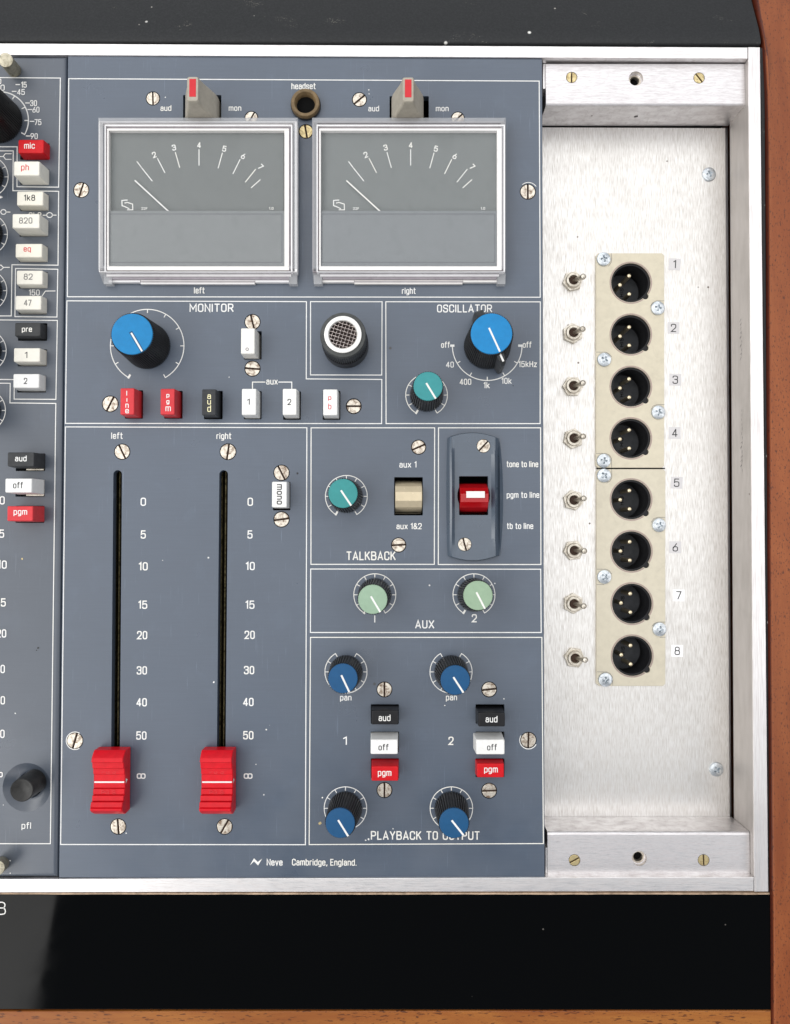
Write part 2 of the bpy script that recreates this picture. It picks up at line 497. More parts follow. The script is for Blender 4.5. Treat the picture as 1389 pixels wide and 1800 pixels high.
# ------------------------------------------------------------------ stroke lettering (monoline, condensed)
RAW = {
'A': (.52, "0,0 .26,1 .52,0; .10,.28 .42,.28"),
'B': (.48, "0,0 0,1; 0,1 .45,1,.2 .45,.54,.18 0,.54; .1,.52 .48,.52,.2 .48,0,.2 0,0"),
'C': (.46, ".46,.70 .46,1,.22 0,1,.22 0,0,.22 .46,0,.22 .46,.30"),
'E': (.40, ".40,1 0,1 0,0 .40,0; 0,.52 .35,.52"),
'F': (.40, ".40,1 0,1 0,0; 0,.52 .35,.52"),
'G': (.46, ".46,.72 .46,1,.22 0,1,.22 0,0,.22 .46,0,.22 .46,.45 .25,.45"),
'H': (.46, "0,0 0,1; .46,0 .46,1; 0,.52 .46,.52"),
'I': (.02, "0,0 0,1"),
'K': (.46, "0,0 0,1; .44,1 0,.38; .16,.60 .46,0"),
'L': (.38, "0,1 0,0 .38,0"),
'M': (.62, "0,0 0,1 .31,.30 .62,1 .62,0"),
'N': (.48, "0,0 0,1 .48,0 .48,1"),
'O': (.46, "0,0,.23 .46,0,.23 .46,1,.23 0,1,.23 z"),
'P': (.46, "0,0 0,1; 0,1 .46,1,.22 .46,.45,.22 0,.45"),
'R': (.47, "0,0 0,1; 0,1 .46,1,.22 .46,.46,.22 0,.46; .24,.46 .48,0"),
'S': (.46, ".46,.74 .46,1,.22 0,1,.22 0,.55,.2 .46,.48,.2 .46,0,.22 0,0,.22 0,.26"),
'T': (.46, "0,1 .46,1; .23,1 .23,0"),
'U': (.46, "0,1 0,0,.23 .46,0,.23 .46,1"),
'X': (.50, "0,0 .50,1; .50,0 0,1"),
'Y': (.50, "0,1 .25,.45 .50,1; .25,.45 .25,0"),
'0': (.42, "0,0,.21 .42,0,.21 .42,1,.21 0,1,.21 z"),
'1': (.20, "0,.82 .18,1 .18,0"),
'2': (.44, "0,.72 0,1,.2 .44,1,.2 .44,.56,.12 0,0 .44,0"),
'3': (.44, "0,.78 0,1,.2 .44,1,.2 .44,.54,.17 .16,.54; .16,.54 .44,.54,.17 .44,0,.2 0,0,.2 0,.22"),
'4': (.46, ".34,0 .34,1; .34,1 0,.25; 0,.25 .48,.25"),
'5': (.44, ".42,1 .03,1 .0,.52 .10,.62,.05 .44,.62,.2 .44,0,.2 0,0,.2 0,.2"),
'6': (.44, ".34,1 .03,.40; 0,0,.2 .44,0,.2 .44,.58,.2 0,.58,.2 z"),
'7': (.42, "0,1 .42,1 .14,0"),
'8': (.44, ".03,.53,.16 .41,.53,.16 .41,1,.19 .03,1,.19 z; 0,0,.2 .44,0,.2 .44,.53,.18 0,.53,.18 z"),
'9': (.44, ".10,0 .41,.60; 0,.42,.2 .44,.42,.2 .44,1,.2 0,1,.2 z"),
'8_': (1, ""),
'\u221e': (.95, "0,.2,.19 .46,.2,.17 .46,.8,.17 0,.8,.19 z; .49,.2,.17 .95,.2,.19 .95,.8,.19 .49,.8,.17 z"),
'&': (.50, ".50,.42 .30,0,.1 0,0,.17 0,.42,.15 .36,.72,.1 .36,1,.14 .08,1,.14 .08,.72; .08,.72 .52,0"),
'+': (.40, "0,.5 .4,.5; .2,.3 .2,.7"),
'-': (.40, "0,.5 .40,.5"),
'.': (.04, "0,.0 .04,.0"),
',': (.08, ".08,.06 .0,-.16"),
'a': (.38, ".03,.58 .05,.72,.1 .38,.72,.17 .38,0; .38,.42 0,.42,.16 0,0,.16 .38,0,.16 .38,.2"),
'b': (.40, "0,1 0,0; 0,0,.17 .40,0,.17 .40,.72,.17 0,.72,.17 z"),
'c': (.38, ".38,.54 .38,.72,.17 0,.72,.17 0,0,.17 .38,0,.17 .38,.18"),
'd': (.40, ".40,1 .40,0; 0,0,.17 .40,0,.17 .40,.72,.17 0,.72,.17 z"),
'e': (.39, "0,.37 .39,.37; .39,.37 .39,.72,.17 0,.72,.17 0,0,.17 .39,0,.17 .39,.14"),
'f': (.28, ".10,0 .10,1,.15 .30,1; 0,.72 .28,.72"),
'g': (.40, "0,.02,.17 .40,.02,.17 .40,.72,.17 0,.72,.17 z; .40,.72 .40,-.24,.17 .02,-.24"),
'h': (.39, "0,0 0,1; 0,.45 0,.72,.2 .39,.72,.19 .39,0"),
'i': (.02, "0,0 0,.72; 0,.90 0,.98"),
'k': (.38, "0,0 0,1; .36,.72 0,.26; .13,.42 .38,0"),
'l': (.02, "0,0 0,1"),
'm': (.64, "0,0 0,.72; 0,.5 0,.72,.15 .32,.72,.14 .32,0; .32,.5 .32,.72,.15 .64,.72,.14 .64,0"),
'n': (.39, "0,0 0,.72; 0,.45 0,.72,.2 .39,.72,.19 .39,0"),
'o': (.40, "0,0,.18 .40,0,.18 .40,.72,.18 0,.72,.18 z"),
'p': (.40, "0,.72 0,-.24; 0,0,.17 .40,0,.17 .40,.72,.17 0,.72,.17 z"),
'q': (.40, ".40,.72 .40,-.24; 0,0,.17 .40,0,.17 .40,.72,.17 0,.72,.17 z"),
'r': (.25, "0,0 0,.72; 0,.48 0,.72,.18 .26,.72"),
's': (.36, ".36,.56 .36,.72,.14 0,.72,.14 0,.38,.13 .36,.34,.13 .36,0,.14 0,0,.14 0,.16"),
't': (.27, ".10,1 .10,0,.13 .28,0; 0,.72 .28,.72"),
'u': (.39, "0,.72 0,0,.18 .39,0,.18; .39,.72 .39,0"),
'v': (.40, "0,.72 .20,0 .40,.72"),
'x': (.40, "0,0 .40,.72; .40,0 0,.72"),
'z': (.36, "0,.72 .36,.72 0,0 .36,0"),
}
def parse(s):
    strokes = []
    for part in s.split(';'):
        tok = part.split(); closed = False; pts = []
        for t in tok:
            if t == 'z': closed = True; continue
            q = [float(x) for x in t.split(',')]
            pts.append((q[0], q[1], q[2] if len(q) > 2 else 0.0))
        if pts: strokes.append((rounded(pts, closed), closed))
    return strokes
def rounded(pts, closed, n=5):
    out = []; N = len(pts)
    for i, (x, y, r) in enumerate(pts):
        if r <= 0 or (not closed and i in (0, N - 1)): out.append((x, y)); continue
        p = Vector((x, y)); a = Vector(pts[i - 1][:2]); b = Vector(pts[(i + 1) % N][:2])
        da = (a - p); db = (b - p); ra = min(r, da.length * 0.5); rb = min(r, db.length * 0.5)
        s = p + da.normalized() * ra; e = p + db.normalized() * rb
        for k in range(n + 1):
            t = k / n; q = s * (1 - t) ** 2 + p * 2 * t * (1 - t) * 0.5 * 1.0 + p * 2 * t * (1 - t) * 0.5 + e * t * t
            out.append((q.x, q.y))
    return out
GL = {k: (w, parse(s)) for k, (w, s) in RAW.items()}

def word_strokes(txt, gap=0.25, space=0.36):
    x = 0.0; out = []
    for ch in txt:
        if ch == ' ': x += space; continue
        w, st = GL[ch]
        for pts, closed in st: out.append(([(px + x, py) for px, py in pts], closed))
        x += w + gap
    return out, x - gap

def word(txt, w, h, t, name='lettering', mat=None, gap=0.25, space=0.36):
    """mesh of a printed word, w x h units, centred in x, baseline at y=0"""
    st, nat = word_strokes(txt, gap, space)
    sx = (w - t) / max(nat, 1e-3) if nat > 0.1 else h
    sy = h - t
    b = B(); z = 0.0
    for pts, closed in st:
        b.ribbon([((x - nat / 2) * sx, y * sy + t / 2) for x, y in pts], t, z, closed)
        z += 0.03
    return b.mesh(name, mat or M['white'], smooth=False)

def T(parent, txt, x0, x1, yb, yc, z=0.35, mat=None, t=None, rot=0.0, name='lettering', gap=0.25, space=0.36, org=(0, 0, 0)):
    """print a word on the face at height z: photo extents x0..x1, baseline yb, cap line yc"""
    c = W((x0 + x1) / 2, yb, z); h = (yb - yc) * S(z); w = (x1 - x0) * S(z)
    t = (t or max(1.42, 0.142 * (yb - yc))) * S(z)
    me = word(txt, w, h, t, name, mat, gap, space)
    return put(name, me, parent, c - Vector(org), rot)

def line(parent, pts, t=1.65, closed=False, z=0.3, mat=None, name='border_line'):
    P = [W(u, v, z) for u, v in pts]
    b = B(); b.ribbon([(p.x, p.y) for p in P], t, z, closed)
    return put(name, b.mesh(name, mat or M['white'], smooth=False), parent)

def pxrect(x0, y0, x1, y1, z=0.0):
    a = W(x0, y0, z); b = W(x1, y1, z)
    return min(a.x, b.x), max(a.x, b.x), min(a.y, b.y), max(a.y, b.y)
def quad(pts, z=0.0): return [tuple(W(u, v, z)[:2]) for u, v in pts]
def circle(cx, cy, r, n=28, a0=0.0): return [(cx + r * math.cos(a0 + 2 * math.pi * i / n), cy + r * math.sin(a0 + 2 * math.pi * i / n)) for i in range(n)]

# ================================================================== THE STRUCTURE UNDER IT ALL
b = B(); b.box(-1500, 1500, -1400, 1500, -190, -178)
o = put('console_interior_floor', b.mesh('console_interior_floor', M['void']))
o['kind'] = 'structure'; o['label'] = 'black inside of the console seen through the gaps'

# ================================================================== data for openings
MASTER_WINDOWS = [ # x0,y0,x1,y1
 (322,167,389,216), (685,169,754,218),
 (220,686,251.5,736), (289,687,321,736), (359,687,391.5,737), (429,687.5,460,737), (498,688,529,738), (567.5,687,598.5,738),
 (429,582,460,632), (480,847,510.5,897),
 (652,1238,701.5,1272), (652,1286,701.5,1322), (652,1333,701.5,1368),
 (836,1238,887,1272), (836,1286,887,1322), (836,1333,887,1366),
 (693,838.6,743.5,906), (806,836,859,906)]
# screws on the master panel: x, y, slot angle (deg, counter-clockwise from the x axis), radius, z
SCREWS = [(269,173,92,11.5,'beside the left meter lever'), (632,175,40,12,'between the headset socket and the right lever'),
 (442,207,60,11,'half hidden behind the left meter'), (805,208,45,11,'half hidden behind the right meter'),
 (143,334,72,13,''), (928,337,90,13,''), (538,231,100,12,''), (444,566,104,13,''), (444,648,-4,13,''), (194,710,64,13.5,''),
 (622,714,0,12.7,''), (215,794,116,13,''), (401,794,82,13.5,''), (495,831,117,13,''), (495,913,8,13,''), (736,786,24,12,''),
 (701,958,3,12,''), (132,1302,74,13.3,''), (208,1453,95,12.8,''), (395,1453,60,12.8,''), (676,1212,90,12.5,''),
 (860,1212,6,12.5,''), (676,1389,90,12.5,''), (860,1390,2,12.5,''), (929,1301,88,13,'')]

cutters = B()
for (x0, y0, x1, y1) in MASTER_WINDOWS:
    a = pxrect(x0, y0, x1, y1); cutters.loft([[(x, y, z) for x, y in rrect(*a, 1.2, 2)] for z in (-60, 20)])
for (x, y, an, r, _) in SCREWS:
    p = W(x, y); cutters.loft([[(q[0], q[1], z) for q in circle(p.x, p.y, r + 1.4, 28)] for z in (-5.5, 20)])
# fader slots (round ended)
for (xt, xb) in ((207, 202.5), (393.3, 388.3)):
    pt = W(xt, 834); pb = W(xb, 1400); r = 7.6
    poly = [(pt.x + r * math.cos(math.radians(a)), pt.y + r * math.sin(math.radians(a))) for a in range(0, 181, 15)] + \
           [(pb.x + r * math.cos(math.radians(a)), pb.y + r * math.sin(math.radians(a))) for a in range(180, 361, 15)]
    cutters.loft([[(x, y, z) for x, y in poly] for z in (-60, 20)])
b = B(); b.slab(quad([(119.2, 98), (953.5, 103), (958, 1545.5), (103.4, 1543.2)]), -16, 0, 2.0, steps=3)
master = thing('master_panel', 'wide blue grey centre panel printed MONITOR, OSCILLATOR, TALKBACK and AUX', 'control panel',
               me=cut(b.mesh('master_panel', M['panel']), cutters, 'master_panel'))

# channel strip at the left edge
STRIP_WINDOWS = [(36,252,87,281),(36,297,86.5,325),(36,342,85.5,371),(34.5,387,84.5,416),(34,433,84,461),(33.5,478,83.5,507),
 (33,524,82.5,553),(32,568,83,599),(31.5,614,82.5,644),(30.5,660,81,690),(28,797,79.5,828),(27.5,843,78.5,873),(27.5,889,78,919)]
cutters = B()
for (x0, y0, x1, y1) in STRIP_WINDOWS:
    a = pxrect(x0, y0, x1, y1); cutters.loft([[(x, y, z) for x, y in rrect(*a, 1.2, 2)] for z in (-60, 20)])
p = W(47, 1384); cutters.loft([[(q[0], q[1], z) for q in circle(p.x, p.y, 42, 48)] for z in (-60, 20)])
b = B(); b.slab(quad([(-150, 97), (117.6, 97.7), (101.4, 1543), (-150, 1543)]), -18, -0.2, 8.0, steps=6)
strip = thing('channel_strip', 'narrow blue grey channel strip at the left with a column of push buttons', 'control panel',
              me=cut(b.mesh('channel_strip', M['panel2']), cutters, 'channel_strip'))

# ================================================================== ALUMINIUM FRAME
frame = thing('aluminium_frame', 'pale brushed aluminium frame running round the blue grey panels', 'frame')
ZR = 3.0
def rail(name, pts, z0, z1, mat, bev=1.2):
    b = B(); b.slab(quad(pts, z1), z0, z1, bev)
    return put(name, b.mesh(name, mat), frame)
rail('rail', [(-120, 75.2), (1314.6, 83), (1314.6, 103), (-120, 95.5)], -74, ZR, M['rail'])
rail('rail', [(1315.4, 82.5), (1336.4, 82.7), (1351, 1567.5), (1326, 1567.5)], -74, ZR, M['rail_v'])
rail('rail', [(-120, 1545.5), (1325.3, 1541.5), (1325.3, 1566.5), (-120, 1569.2)], -74, ZR, M['rail'])
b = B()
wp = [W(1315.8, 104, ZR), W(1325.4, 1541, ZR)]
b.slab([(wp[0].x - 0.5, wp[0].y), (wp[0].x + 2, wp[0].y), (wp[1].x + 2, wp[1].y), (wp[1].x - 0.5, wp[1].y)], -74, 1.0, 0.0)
M['wall'] = mat_brushed("shade_grey_wall", (0.46, 0.43, 0.41), 0.5, 400, 60, (0.42, 0.39, 0.36), 0.3, 0.7, 0.4, 0.3)
put('inner_wall_shade', b.mesh('inner_wall_shade', M['wall']), frame)  # added darker sheet: the shade on this wall put into its colour
# a thin ledge at the left of the bay, seen as a strip beside the upper bracket
rail('bay_lug', [(954.5, 112), (960, 112), (960, 156), (954.5, 156)], -40, -14, M['rail_v'], 0.6)
rail('bay_lug', [(959, 1490), (963.5, 1490), (963.5, 1536), (959, 1536)], -40, -14, M['rail_v'], 0.6)
# faint stamped marks on the inner wall of the right rail
def wall_marks(y0, y1, n, seed):
    rnd = random.Random(seed); b = B()
    for i in range(n):
        yy = y0 + (y1 - y0) * i / (n - 1)
        z = -34
        xw = W(1316.0 + (yy - 104) / 1436 * 9.3, yy, ZR).x - 0.85
        yw = W(1316, yy, ZR).y
        h = 3.0; zz = z + rnd.uniform(-1.5, 1.5)
        for k in range(rnd.choice((1, 2, 2))):
            dy = rnd.uniform(-2.6, 2.6); dz = rnd.uniform(-2.5, 2.5)
            c = len(b.v); wv = 0.5
            p0 = (yw - 2.6 + k * 2, zz - h * rnd.choice((-1, 1))); p1 = (yw + 2.0 - dy * .3, zz + h + dz * .3)
            d = Vector((p1[0] - p0[0], p1[1] - p0[1])).normalized(); nn = Vector((-d.y, d.x)) * wv
            xo = xw - 0.05 * k
            b.v += [(xo, p0[0] - nn.x, p0[1] - nn.y), (xo, p1[0] - nn.x, p1[1] - nn.y), (xo, p1[0] + nn.x, p1[1] + nn.y), (xo, p0[0] + nn.x, p0[1] + nn.y)]
            b.f.append((c, c + 1, c + 2, c + 3)); b.m.append(0)
    put('stamped_marks', b.mesh('stamped_marks', M['inkgrey'], smooth=False), frame)
wall_marks(553, 622, 10, 3); wall_marks(716, 824, 14, 5)

# ================================================================== CONNECTOR BAY PLATE
ZP = -82.0
plate_pts = [(930, 223.5), (1275.5, 225), (1283.5, 1440), (930, 1440)]
XLR = [(1109,497),(1109,588),(1109,680),(1109,770.5),(1109.5,878),(1110,969),(1111,1061),(1111.5,1153)]
TOG = [(1006,495.5,1026,486),(1006,587,1025,578),(1006,680,1025.5,673),(1007,771.5,1026,767),(1007,879.5,1027,876),
       (1007.5,967.5,1028,968.5),(1007,1060.5,1027,1065.5),(1009,1155.5,1029.5,1160)]
cutters = B()
for (x, y) in XLR:
    p = W(x, y, ZP); cutters.loft([[(q[0], q[1], z) for q in circle(p.x, p.y, 44, 40)] for z in (-100, -70)])
b = B(); b.slab(quad(plate_pts, ZP), ZP - 7, ZP, 0.8)
plate = thing('bay_plate', 'tall scratched aluminium plate deep in the right hand bay holding sockets and toggles', 'metal plate',
              me=cut(b.mesh('bay_plate', M['alu']), cutters, 'bay_plate'))
# second sheet edge just under it on the right
b = B(); b.slab(quad([(1268, 224), (1279.5, 224), (1286, 1440), (1268, 1440)], ZP - 9), ZP - 16, ZP - 9, 0.5)
put('under_sheet', b.mesh('under_sheet', M['rail_v']), plate)

# brackets (solid channel pieces, rounded long edge)
def bracket(label, face, z1, z0, round_side, screws, hole, extra):
    P = quad(face, z1)
    ys = [p[1] for p in P]; xs = [p[0] for p in P]
    y_hi, y_lo = max(ys), min(ys); x0, x1 = min(xs), max(xs)
    r = 6.0; prof = []
    if round_side == 'low':
        prof = [(y_hi, z0), (y_lo, z0)] + [(y_lo + r - r * math.cos(a), z1 - r + r * math.sin(a)) for a in [math.pi / 2 * k / 5 for k in range(6)]] + [(y_hi, z1)]
    else:
        prof = [(y_lo, z0), (y_lo, z1)] + [(y_hi - r + r * math.sin(a), z1 - r + r * math.cos(a)) for a in [math.pi / 2 * k / 5 for k in range(6)]] + [(y_hi, z0)]
    b = B(); b.loft([[(x, y, z) for y, z in prof] for x in (x0, x1)])
    cu = B(); h = W(hole[0], hole[1], z1)
    cu.lathe([(8, z1 - 45), (8, z1 - 9), (13, z1 - 9), (13, z1 + 8)], 28, h.x, h.y, cap0=True)
    for (sx, sy, an) in screws:
        q = W(sx, sy, z1); cu.lathe([(10.3, z1 - 4), (10.3, z1 + 8)], 24, q.x, q.y, cap0=True)
    if extra:
        q = W(extra[0], extra[1], -48)
        cu.loft([[(q.x + 4 * math.cos(t), yy, -48 + 4 * math.sin(t)) for t in [2 * math.pi * k / 14 for k in range(14)]] for yy in (y_lo - 6, y_lo + 12)])
    o = thing('bay_bracket', label, 'bracket', group='aluminium brackets closing the right hand bay', me=cut(b.mesh('bay_bracket', M['bracket']), cu, 'bay_bracket'))
    # threaded insert in the hole
    b = B(); b.lathe([(11.5, -14), (11.5, -6.5), (8.5, -5.5), (7.6, -7), (7.6, -12)], 28, cap1=False)
    put('threaded_insert', b.mesh('threaded_insert', M['chrome']), o, (h.x, h.y, z1 - 2))
    b = B(); b.lathe([(7.9, z1 - 44), (7.9, z1 - 16), (0.5, z1 - 16)], 20, cap0=True); put('hole_bottom', b.mesh('hole_bottom', M['void']), o, (h.x, h.y, 0))
    return o

# ---- screws (shared meshes)
def slotted(r, mats, slot=0.22, key=None):
    b = B(); w = r * slot / 2 * 1.0
    for sgn in (1, -1):
        a0 = math.asin(w / r)
        pts = [(r * math.cos(a0 + (math.pi - 2 * a0) * k / 14), r * math.sin(a0 + (math.pi - 2 * a0) * k / 14)) for k in range(15)]
        if sgn < 0: pts = [(-x, -y) for x, y in pts]
        b.slab(pts, -5, 0.9, 0.9, steps=2)
    b.lathe([(r * 0.96, -4.2), (r * 0.96, -2.2)], 24, mi=1); b.lathe([(r + 1.25, -4.6), (r + 1.25, -3.6)], 24, mi=1)  # dark discs: dirty slot floor, and counterbore shadow painted round the head
    return b.mesh('screw', mats, 40)
SC = {}
def screw_mesh(kind, r):
    k = (kind, round(r * 2) / 2)
    if k not in SC: SC[k] = slotted(k[1], [M[kind], M['dirt_shade']])
    return SC[k]
def add_screw(parent, x, y, an, r, kind='nickel', z=0.0):
    p = W(x, y, z)
    return put('screw', screw_mesh(kind, r), parent, (p.x, p.y, z - 0.6), math.radians(an))
for (x, y, an, r, _) in SCREWS:
    add_screw(master, x, y, an, r, 'brass' if (x, y) == (538, 231) else 'nickel')

br = bracket('upper aluminium bracket with two brass screws above the scratched bay plate', [(960, 112.5), (1309, 113.5), (1309, 184), (960, 185)], -10, ZP + 0.5, 'low',
        [(1005,136,88),(1229,137,128)], (1118,138), (1118, 204))
for s in ((1005,136,88),(1229,137,128)): add_screw(br, *s, 9.5, 'brass', -10)
br = bracket('lower aluminium bracket with smudged face below the scratched bay plate', [(963, 1462), (1317.5, 1462), (1317.5, 1538), (963, 1538)], -10, ZP + 0.5, 'high',
        [(1010,1512,28),(1237,1512,92)], (1124,1509), None)
for s in ((1010,1512,28),(1237,1512,92)): add_screw(br, *s, 9.5, 'brass', -10)

# ---- cross-head screws
def cross_mesh(r):
    b = B(); b.lathe([(r, -3), (r, 1.6), (r * 0.93, 3.2), (r * 0.72, 4.4), (r * 0.4, 5.0), (0.6, 5.1)], 28)
    me = b.mesh('cross_screw', [M['zinc'], M['dirt_shade']])
    c = B(); w = r * 0.15; l = r * 0.52
    pts = [(w, -l), (w, -w), (l, -w), (l, w), (w, w), (w, l), (-w, l), (-w, w), (-l, w), (-l, -w), (-w, -w), (-w, -l)]
    c.loft([[(x * 0.5, y * 0.5, 0.5) for x, y in pts], [(x, y, 5.6) for x, y in pts]])
    return cut(me, c, 'cross_screw')
CROSS = cross_mesh(13.2)
def add_cross(parent, x, y, an, z):
    p = W(x, y, z); return put('screw', CROSS, parent, (p.x, p.y, z), math.radians(an))
add_cross(plate, 1246, 307, 20, ZP); add_cross(plate, 1259, 1352, 35, ZP)

# ---- XLR blocks
ZX = ZP + 6.0
def pin_mesh():
    b = B(); b.lathe([(4.3, -52), (4.3, -3.2), (3.8, -1.4), (2.6, -0.4), (0.8, 0)], 14); return b.mesh('pin', M['gold'])
PIN = pin_mesh()
def cup_mesh():
    b = B(); b.lathe([(45, -3.5), (33.5, -3.5), (33.5, -5), (35.4, -5), (35.4, -62), (34.0, -62), (34.0, -64), (33, -63), (1, -63)], 48)
    return b.mesh('socket_shell', M['black'])
CUP = cup_mesh()
def floor_mesh():
    b = B(); b.lathe([(33.6, -63), (33.6, -61.2), (33.0, -60.8), (1, -60.8)], 48); return b.mesh('socket_floor', M['charcoal2'])
M['charcoal2'] = mat_plastic("socket_floor_grey", (0.085, 0.09, 0.10), 0.45, 0.2)
FLOOR = floor_mesh(); HIS = word('HIS', 17, 7, 1.2, 'lettering', M['void'])
def rim_mesh():
    prof = [(36.8, -0.8), (36.8, -5), (39.6, -5), (39.6, 0.35), (37.6, 0.35)]
    b = B(); rings = []
    for k in range(61):
        a = math.radians(-43 + 10.5 + (360 - 21) * k / 60)
        rings.append([(r * math.cos(a), r * math.sin(a), z) for r, z in prof])
    b.loft(rings); return b.mesh('socket_rim', M['rim'])
RIM = rim_mesh()
def xlr_block(label, outline, socks, screws):
    cu = B()
    for (x, y) in socks:
        p = W(x, y, ZX); cu.loft([[(q[0], q[1], z) for q in circle(p.x, p.y, 36.9, 48)] for z in (ZX - 20, ZX + 10)])
    cu2 = B()
    for (x, y) in socks:
        p = W(x, y, ZX); cx, cy = p.x + 36.8 * math.cos(math.radians(-43)), p.y + 36.8 * math.sin(math.radians(-43))
        cu2.loft([[(q[0], q[1], z) for q in circle(cx, cy, 6.3, 16)] for z in (ZX - 20, ZX + 10)])
    b = B(); b.slab(quad(outline, ZX), ZP + 0.05, ZX, 0.9)
    me = cut(cut(b.mesh('connector_plate', M['xlr']), cu, 'x'), cu2, 'connector_plate')
    o = thing('connector_block', label, 'connector plate', group='cream plates of four sockets', me=me)
    for i, (x, y) in enumerate(socks):
        p = W(x, y, ZX)
        s = put('socket', CUP, o, p)
        r = put('socket_rim', RIM, s); put('socket_floor', FLOOR, s)
        wd = put('lettering', HIS, s, (4, 0, -60.4)); wd.rotation_euler = (0, 0, math.pi / 2)
        for (dx, dy) in ((-3.0, 17.5), (-20.5, 0), (-3.0, -17.5)):
            put('pin', PIN, s, (dx + 4.0, dy, -11))
    for (x, y, an) in screws: add_cross(o, x, y, an, ZX + 0.1)
    return o
def notched(x0, y0, x1, y1, notches, r=4):
    return [(x0 + r, y0), (x1 - r, y0), (x1, y0 + r), (x1, y1 - r), (x1 - r, y1), (x0 + r, y1), (x0, y1 - r), (x0, y0 + r)]
xlr_block('upper cream plate of four round sockets, numbered 1 to 4', notched(1048, 445, 1168, 822.3, []), XLR[:4],
          [(1061,456,10),(1156,542,75),(1062,632.5,60),(1157,725,75),(1061,810,-10)])
xlr_block('lower cream plate of four round sockets, numbered 5 to 8', notched(1048.8, 824.6, 1170, 1206, []), XLR[4:],
          [(1061.5,836,40),(1158,923,70),(1062,1014,50),(1159,1106,80),(1064,1194.5,100)])

def grooves(o, sets):
    for pts in sets:
        b = B(); PP = [W(u, v, ZX) for u, v in pts]; b.ribbon([(p.x, p.y) for p in PP], 0.8, ZX + 0.08)
        put('seam', b.mesh('seam', M['inkgrey'], smooth=False), o)
blocks = [o for o in bpy.data.objects if o.get('category') == 'connector plate']
blocks.sort(key=lambda o: -max(v.co.y for v in o.data.vertices))
grooves(blocks[0], [[(1074.5,445.5),(1075.5,454),(1074.5,461),(1070,468)], [(1167.5,528.8),(1154,528.8),(1147,532.5),(1143.5,538)], [(1048.5,619),(1065,619),(1071,622),(1075,627)],
                    [(1168,711.2),(1155,711.2),(1148,714),(1144.5,720)], [(1048.5,797),(1065,797),(1071.5,800),(1075,806),(1075.5,822)]])
grooves(blocks[1], [[(1075.5,825),(1075.5,840),(1072.5,845.5),(1067,849)], [(1169.3,909.4),(1156,909.4),(1149,912),(1145,918)], [(1049.3,1000.5),(1065,1000.5),(1071,1003),(1075.5,1009)],
                    [(1049.3,1027.6),(1062,1027.6)], [(1170,1093.5),(1157,1093.5),(1150,1096),(1146,1101)], [(1170,1120),(1160,1120.3)], [(1050,1181),(1066,1181),(1072,1183.5),(1076.5,1190),(1077.5,1205.5)]])

ORD = ['topmost', 'second from top', 'third from top', 'fourth from top', 'fifth from top', 'third from bottom', 'second from bottom', 'lowest']
b = B(); PP = [W(1049, 823.4, ZP + 3), W(1168.5, 823.4, ZP + 3)]; b.ribbon([(p.x, p.y) for p in PP], 2.2, ZP + 3)
put('seam', b.mesh('seam', M['void'], smooth=False), blocks[1])
# ---- toggle switches
def toggle_parts():
    b = B(); n = 6
    hexa = [(19.5 * math.cos(math.radians(60 * k + 12)), 19.5 * math.sin(math.radians(60 * k + 12))) for k in range(6)]
    b.slab(hexa, 0, 7, 1.6); nut = b.mesh('nut', M['chrome'])
    b = B(); b.lathe([(14, 6.8), (14, 11.5), (13, 12.6), (9.3, 12.6), (8.6, 11.5), (8.6, 7.6), (1, 7.4)], 30); bush = b.mesh('bushing', M['chrome'])
    b = B(); b.lathe([(8.4, 7.7), (1, 7.9)], 24); well = b.mesh('well', M['dirt_shade'])
    return nut, bush, well
NUT, BUSH, WELL = toggle_parts()
for i, (nx, ny, tx, ty) in enumerate(TOG):
    p = W(nx, ny, ZP)
    o = thing('toggle_switch', '', 'toggle switch', p, 'toggle switches beside the sockets')
    put('nut', NUT, o, (0, 0, 0), math.radians((i * 23) % 60))
    put('bushing', BUSH, o); put('well', WELL, o)
    tip = W(tx, ty, ZP + 42) - p
    c0 = Vector((2.0, 0, 7.5)); d = (tip - c0)
    b = B(); b.tube([tuple(c0 + d * t) for t in (0, .45, .75, .9, .97, 1.03, 1.08)], [3.2, 3.8, 4.6, 5.4, 5.5, 4.6, 1.4], 14)
    put('lever', b.mesh('lever', M['chrome'], 50), o)
    o['label'] = ORD[i] + ' chrome toggle switch left of the cream socket plates'

# ---- number stickers
STK = [(1186,464.5,-3,0),(1184,576.5,-1,0),(1187,667.5,-1.5,0),(1186,761,0,0),(1189.5,848.5,-2,0),(1187,962,-1,0),(1193,1046.5,-1.5,1),(1190.5,1144,-1,1)]
for i, (x, y, an, white) in enumerate(STK):
    p = W(x, y, ZP)
    b = B(); b.box(-11.0, 11.0, -11.0, 11.0, 0.05, 0.45)
    o = thing('number_sticker', '%s number sticker, small %s square reading %d on bare metal' % (ORD[i], 'white' if white else 'greyish', i + 1), 'sticker', p,
              'number stickers right of the sockets', math.radians(an), me=b.mesh('number_sticker', M['sticker_white' if white else 'sticker']))
    put('numeral', word(str(i + 1), 10.0 if i else 5.5, 15.5, 1.7, 'numeral', M['ink']), o, (0, -7.8, 0.6))

# ================================================================== OUTER CASE
def prism(name, pts_top, z0, z1, mat, bev=1.5):
    b = B(); b.slab(pts_top, z0, z1, bev); return b.mesh(name, mat)
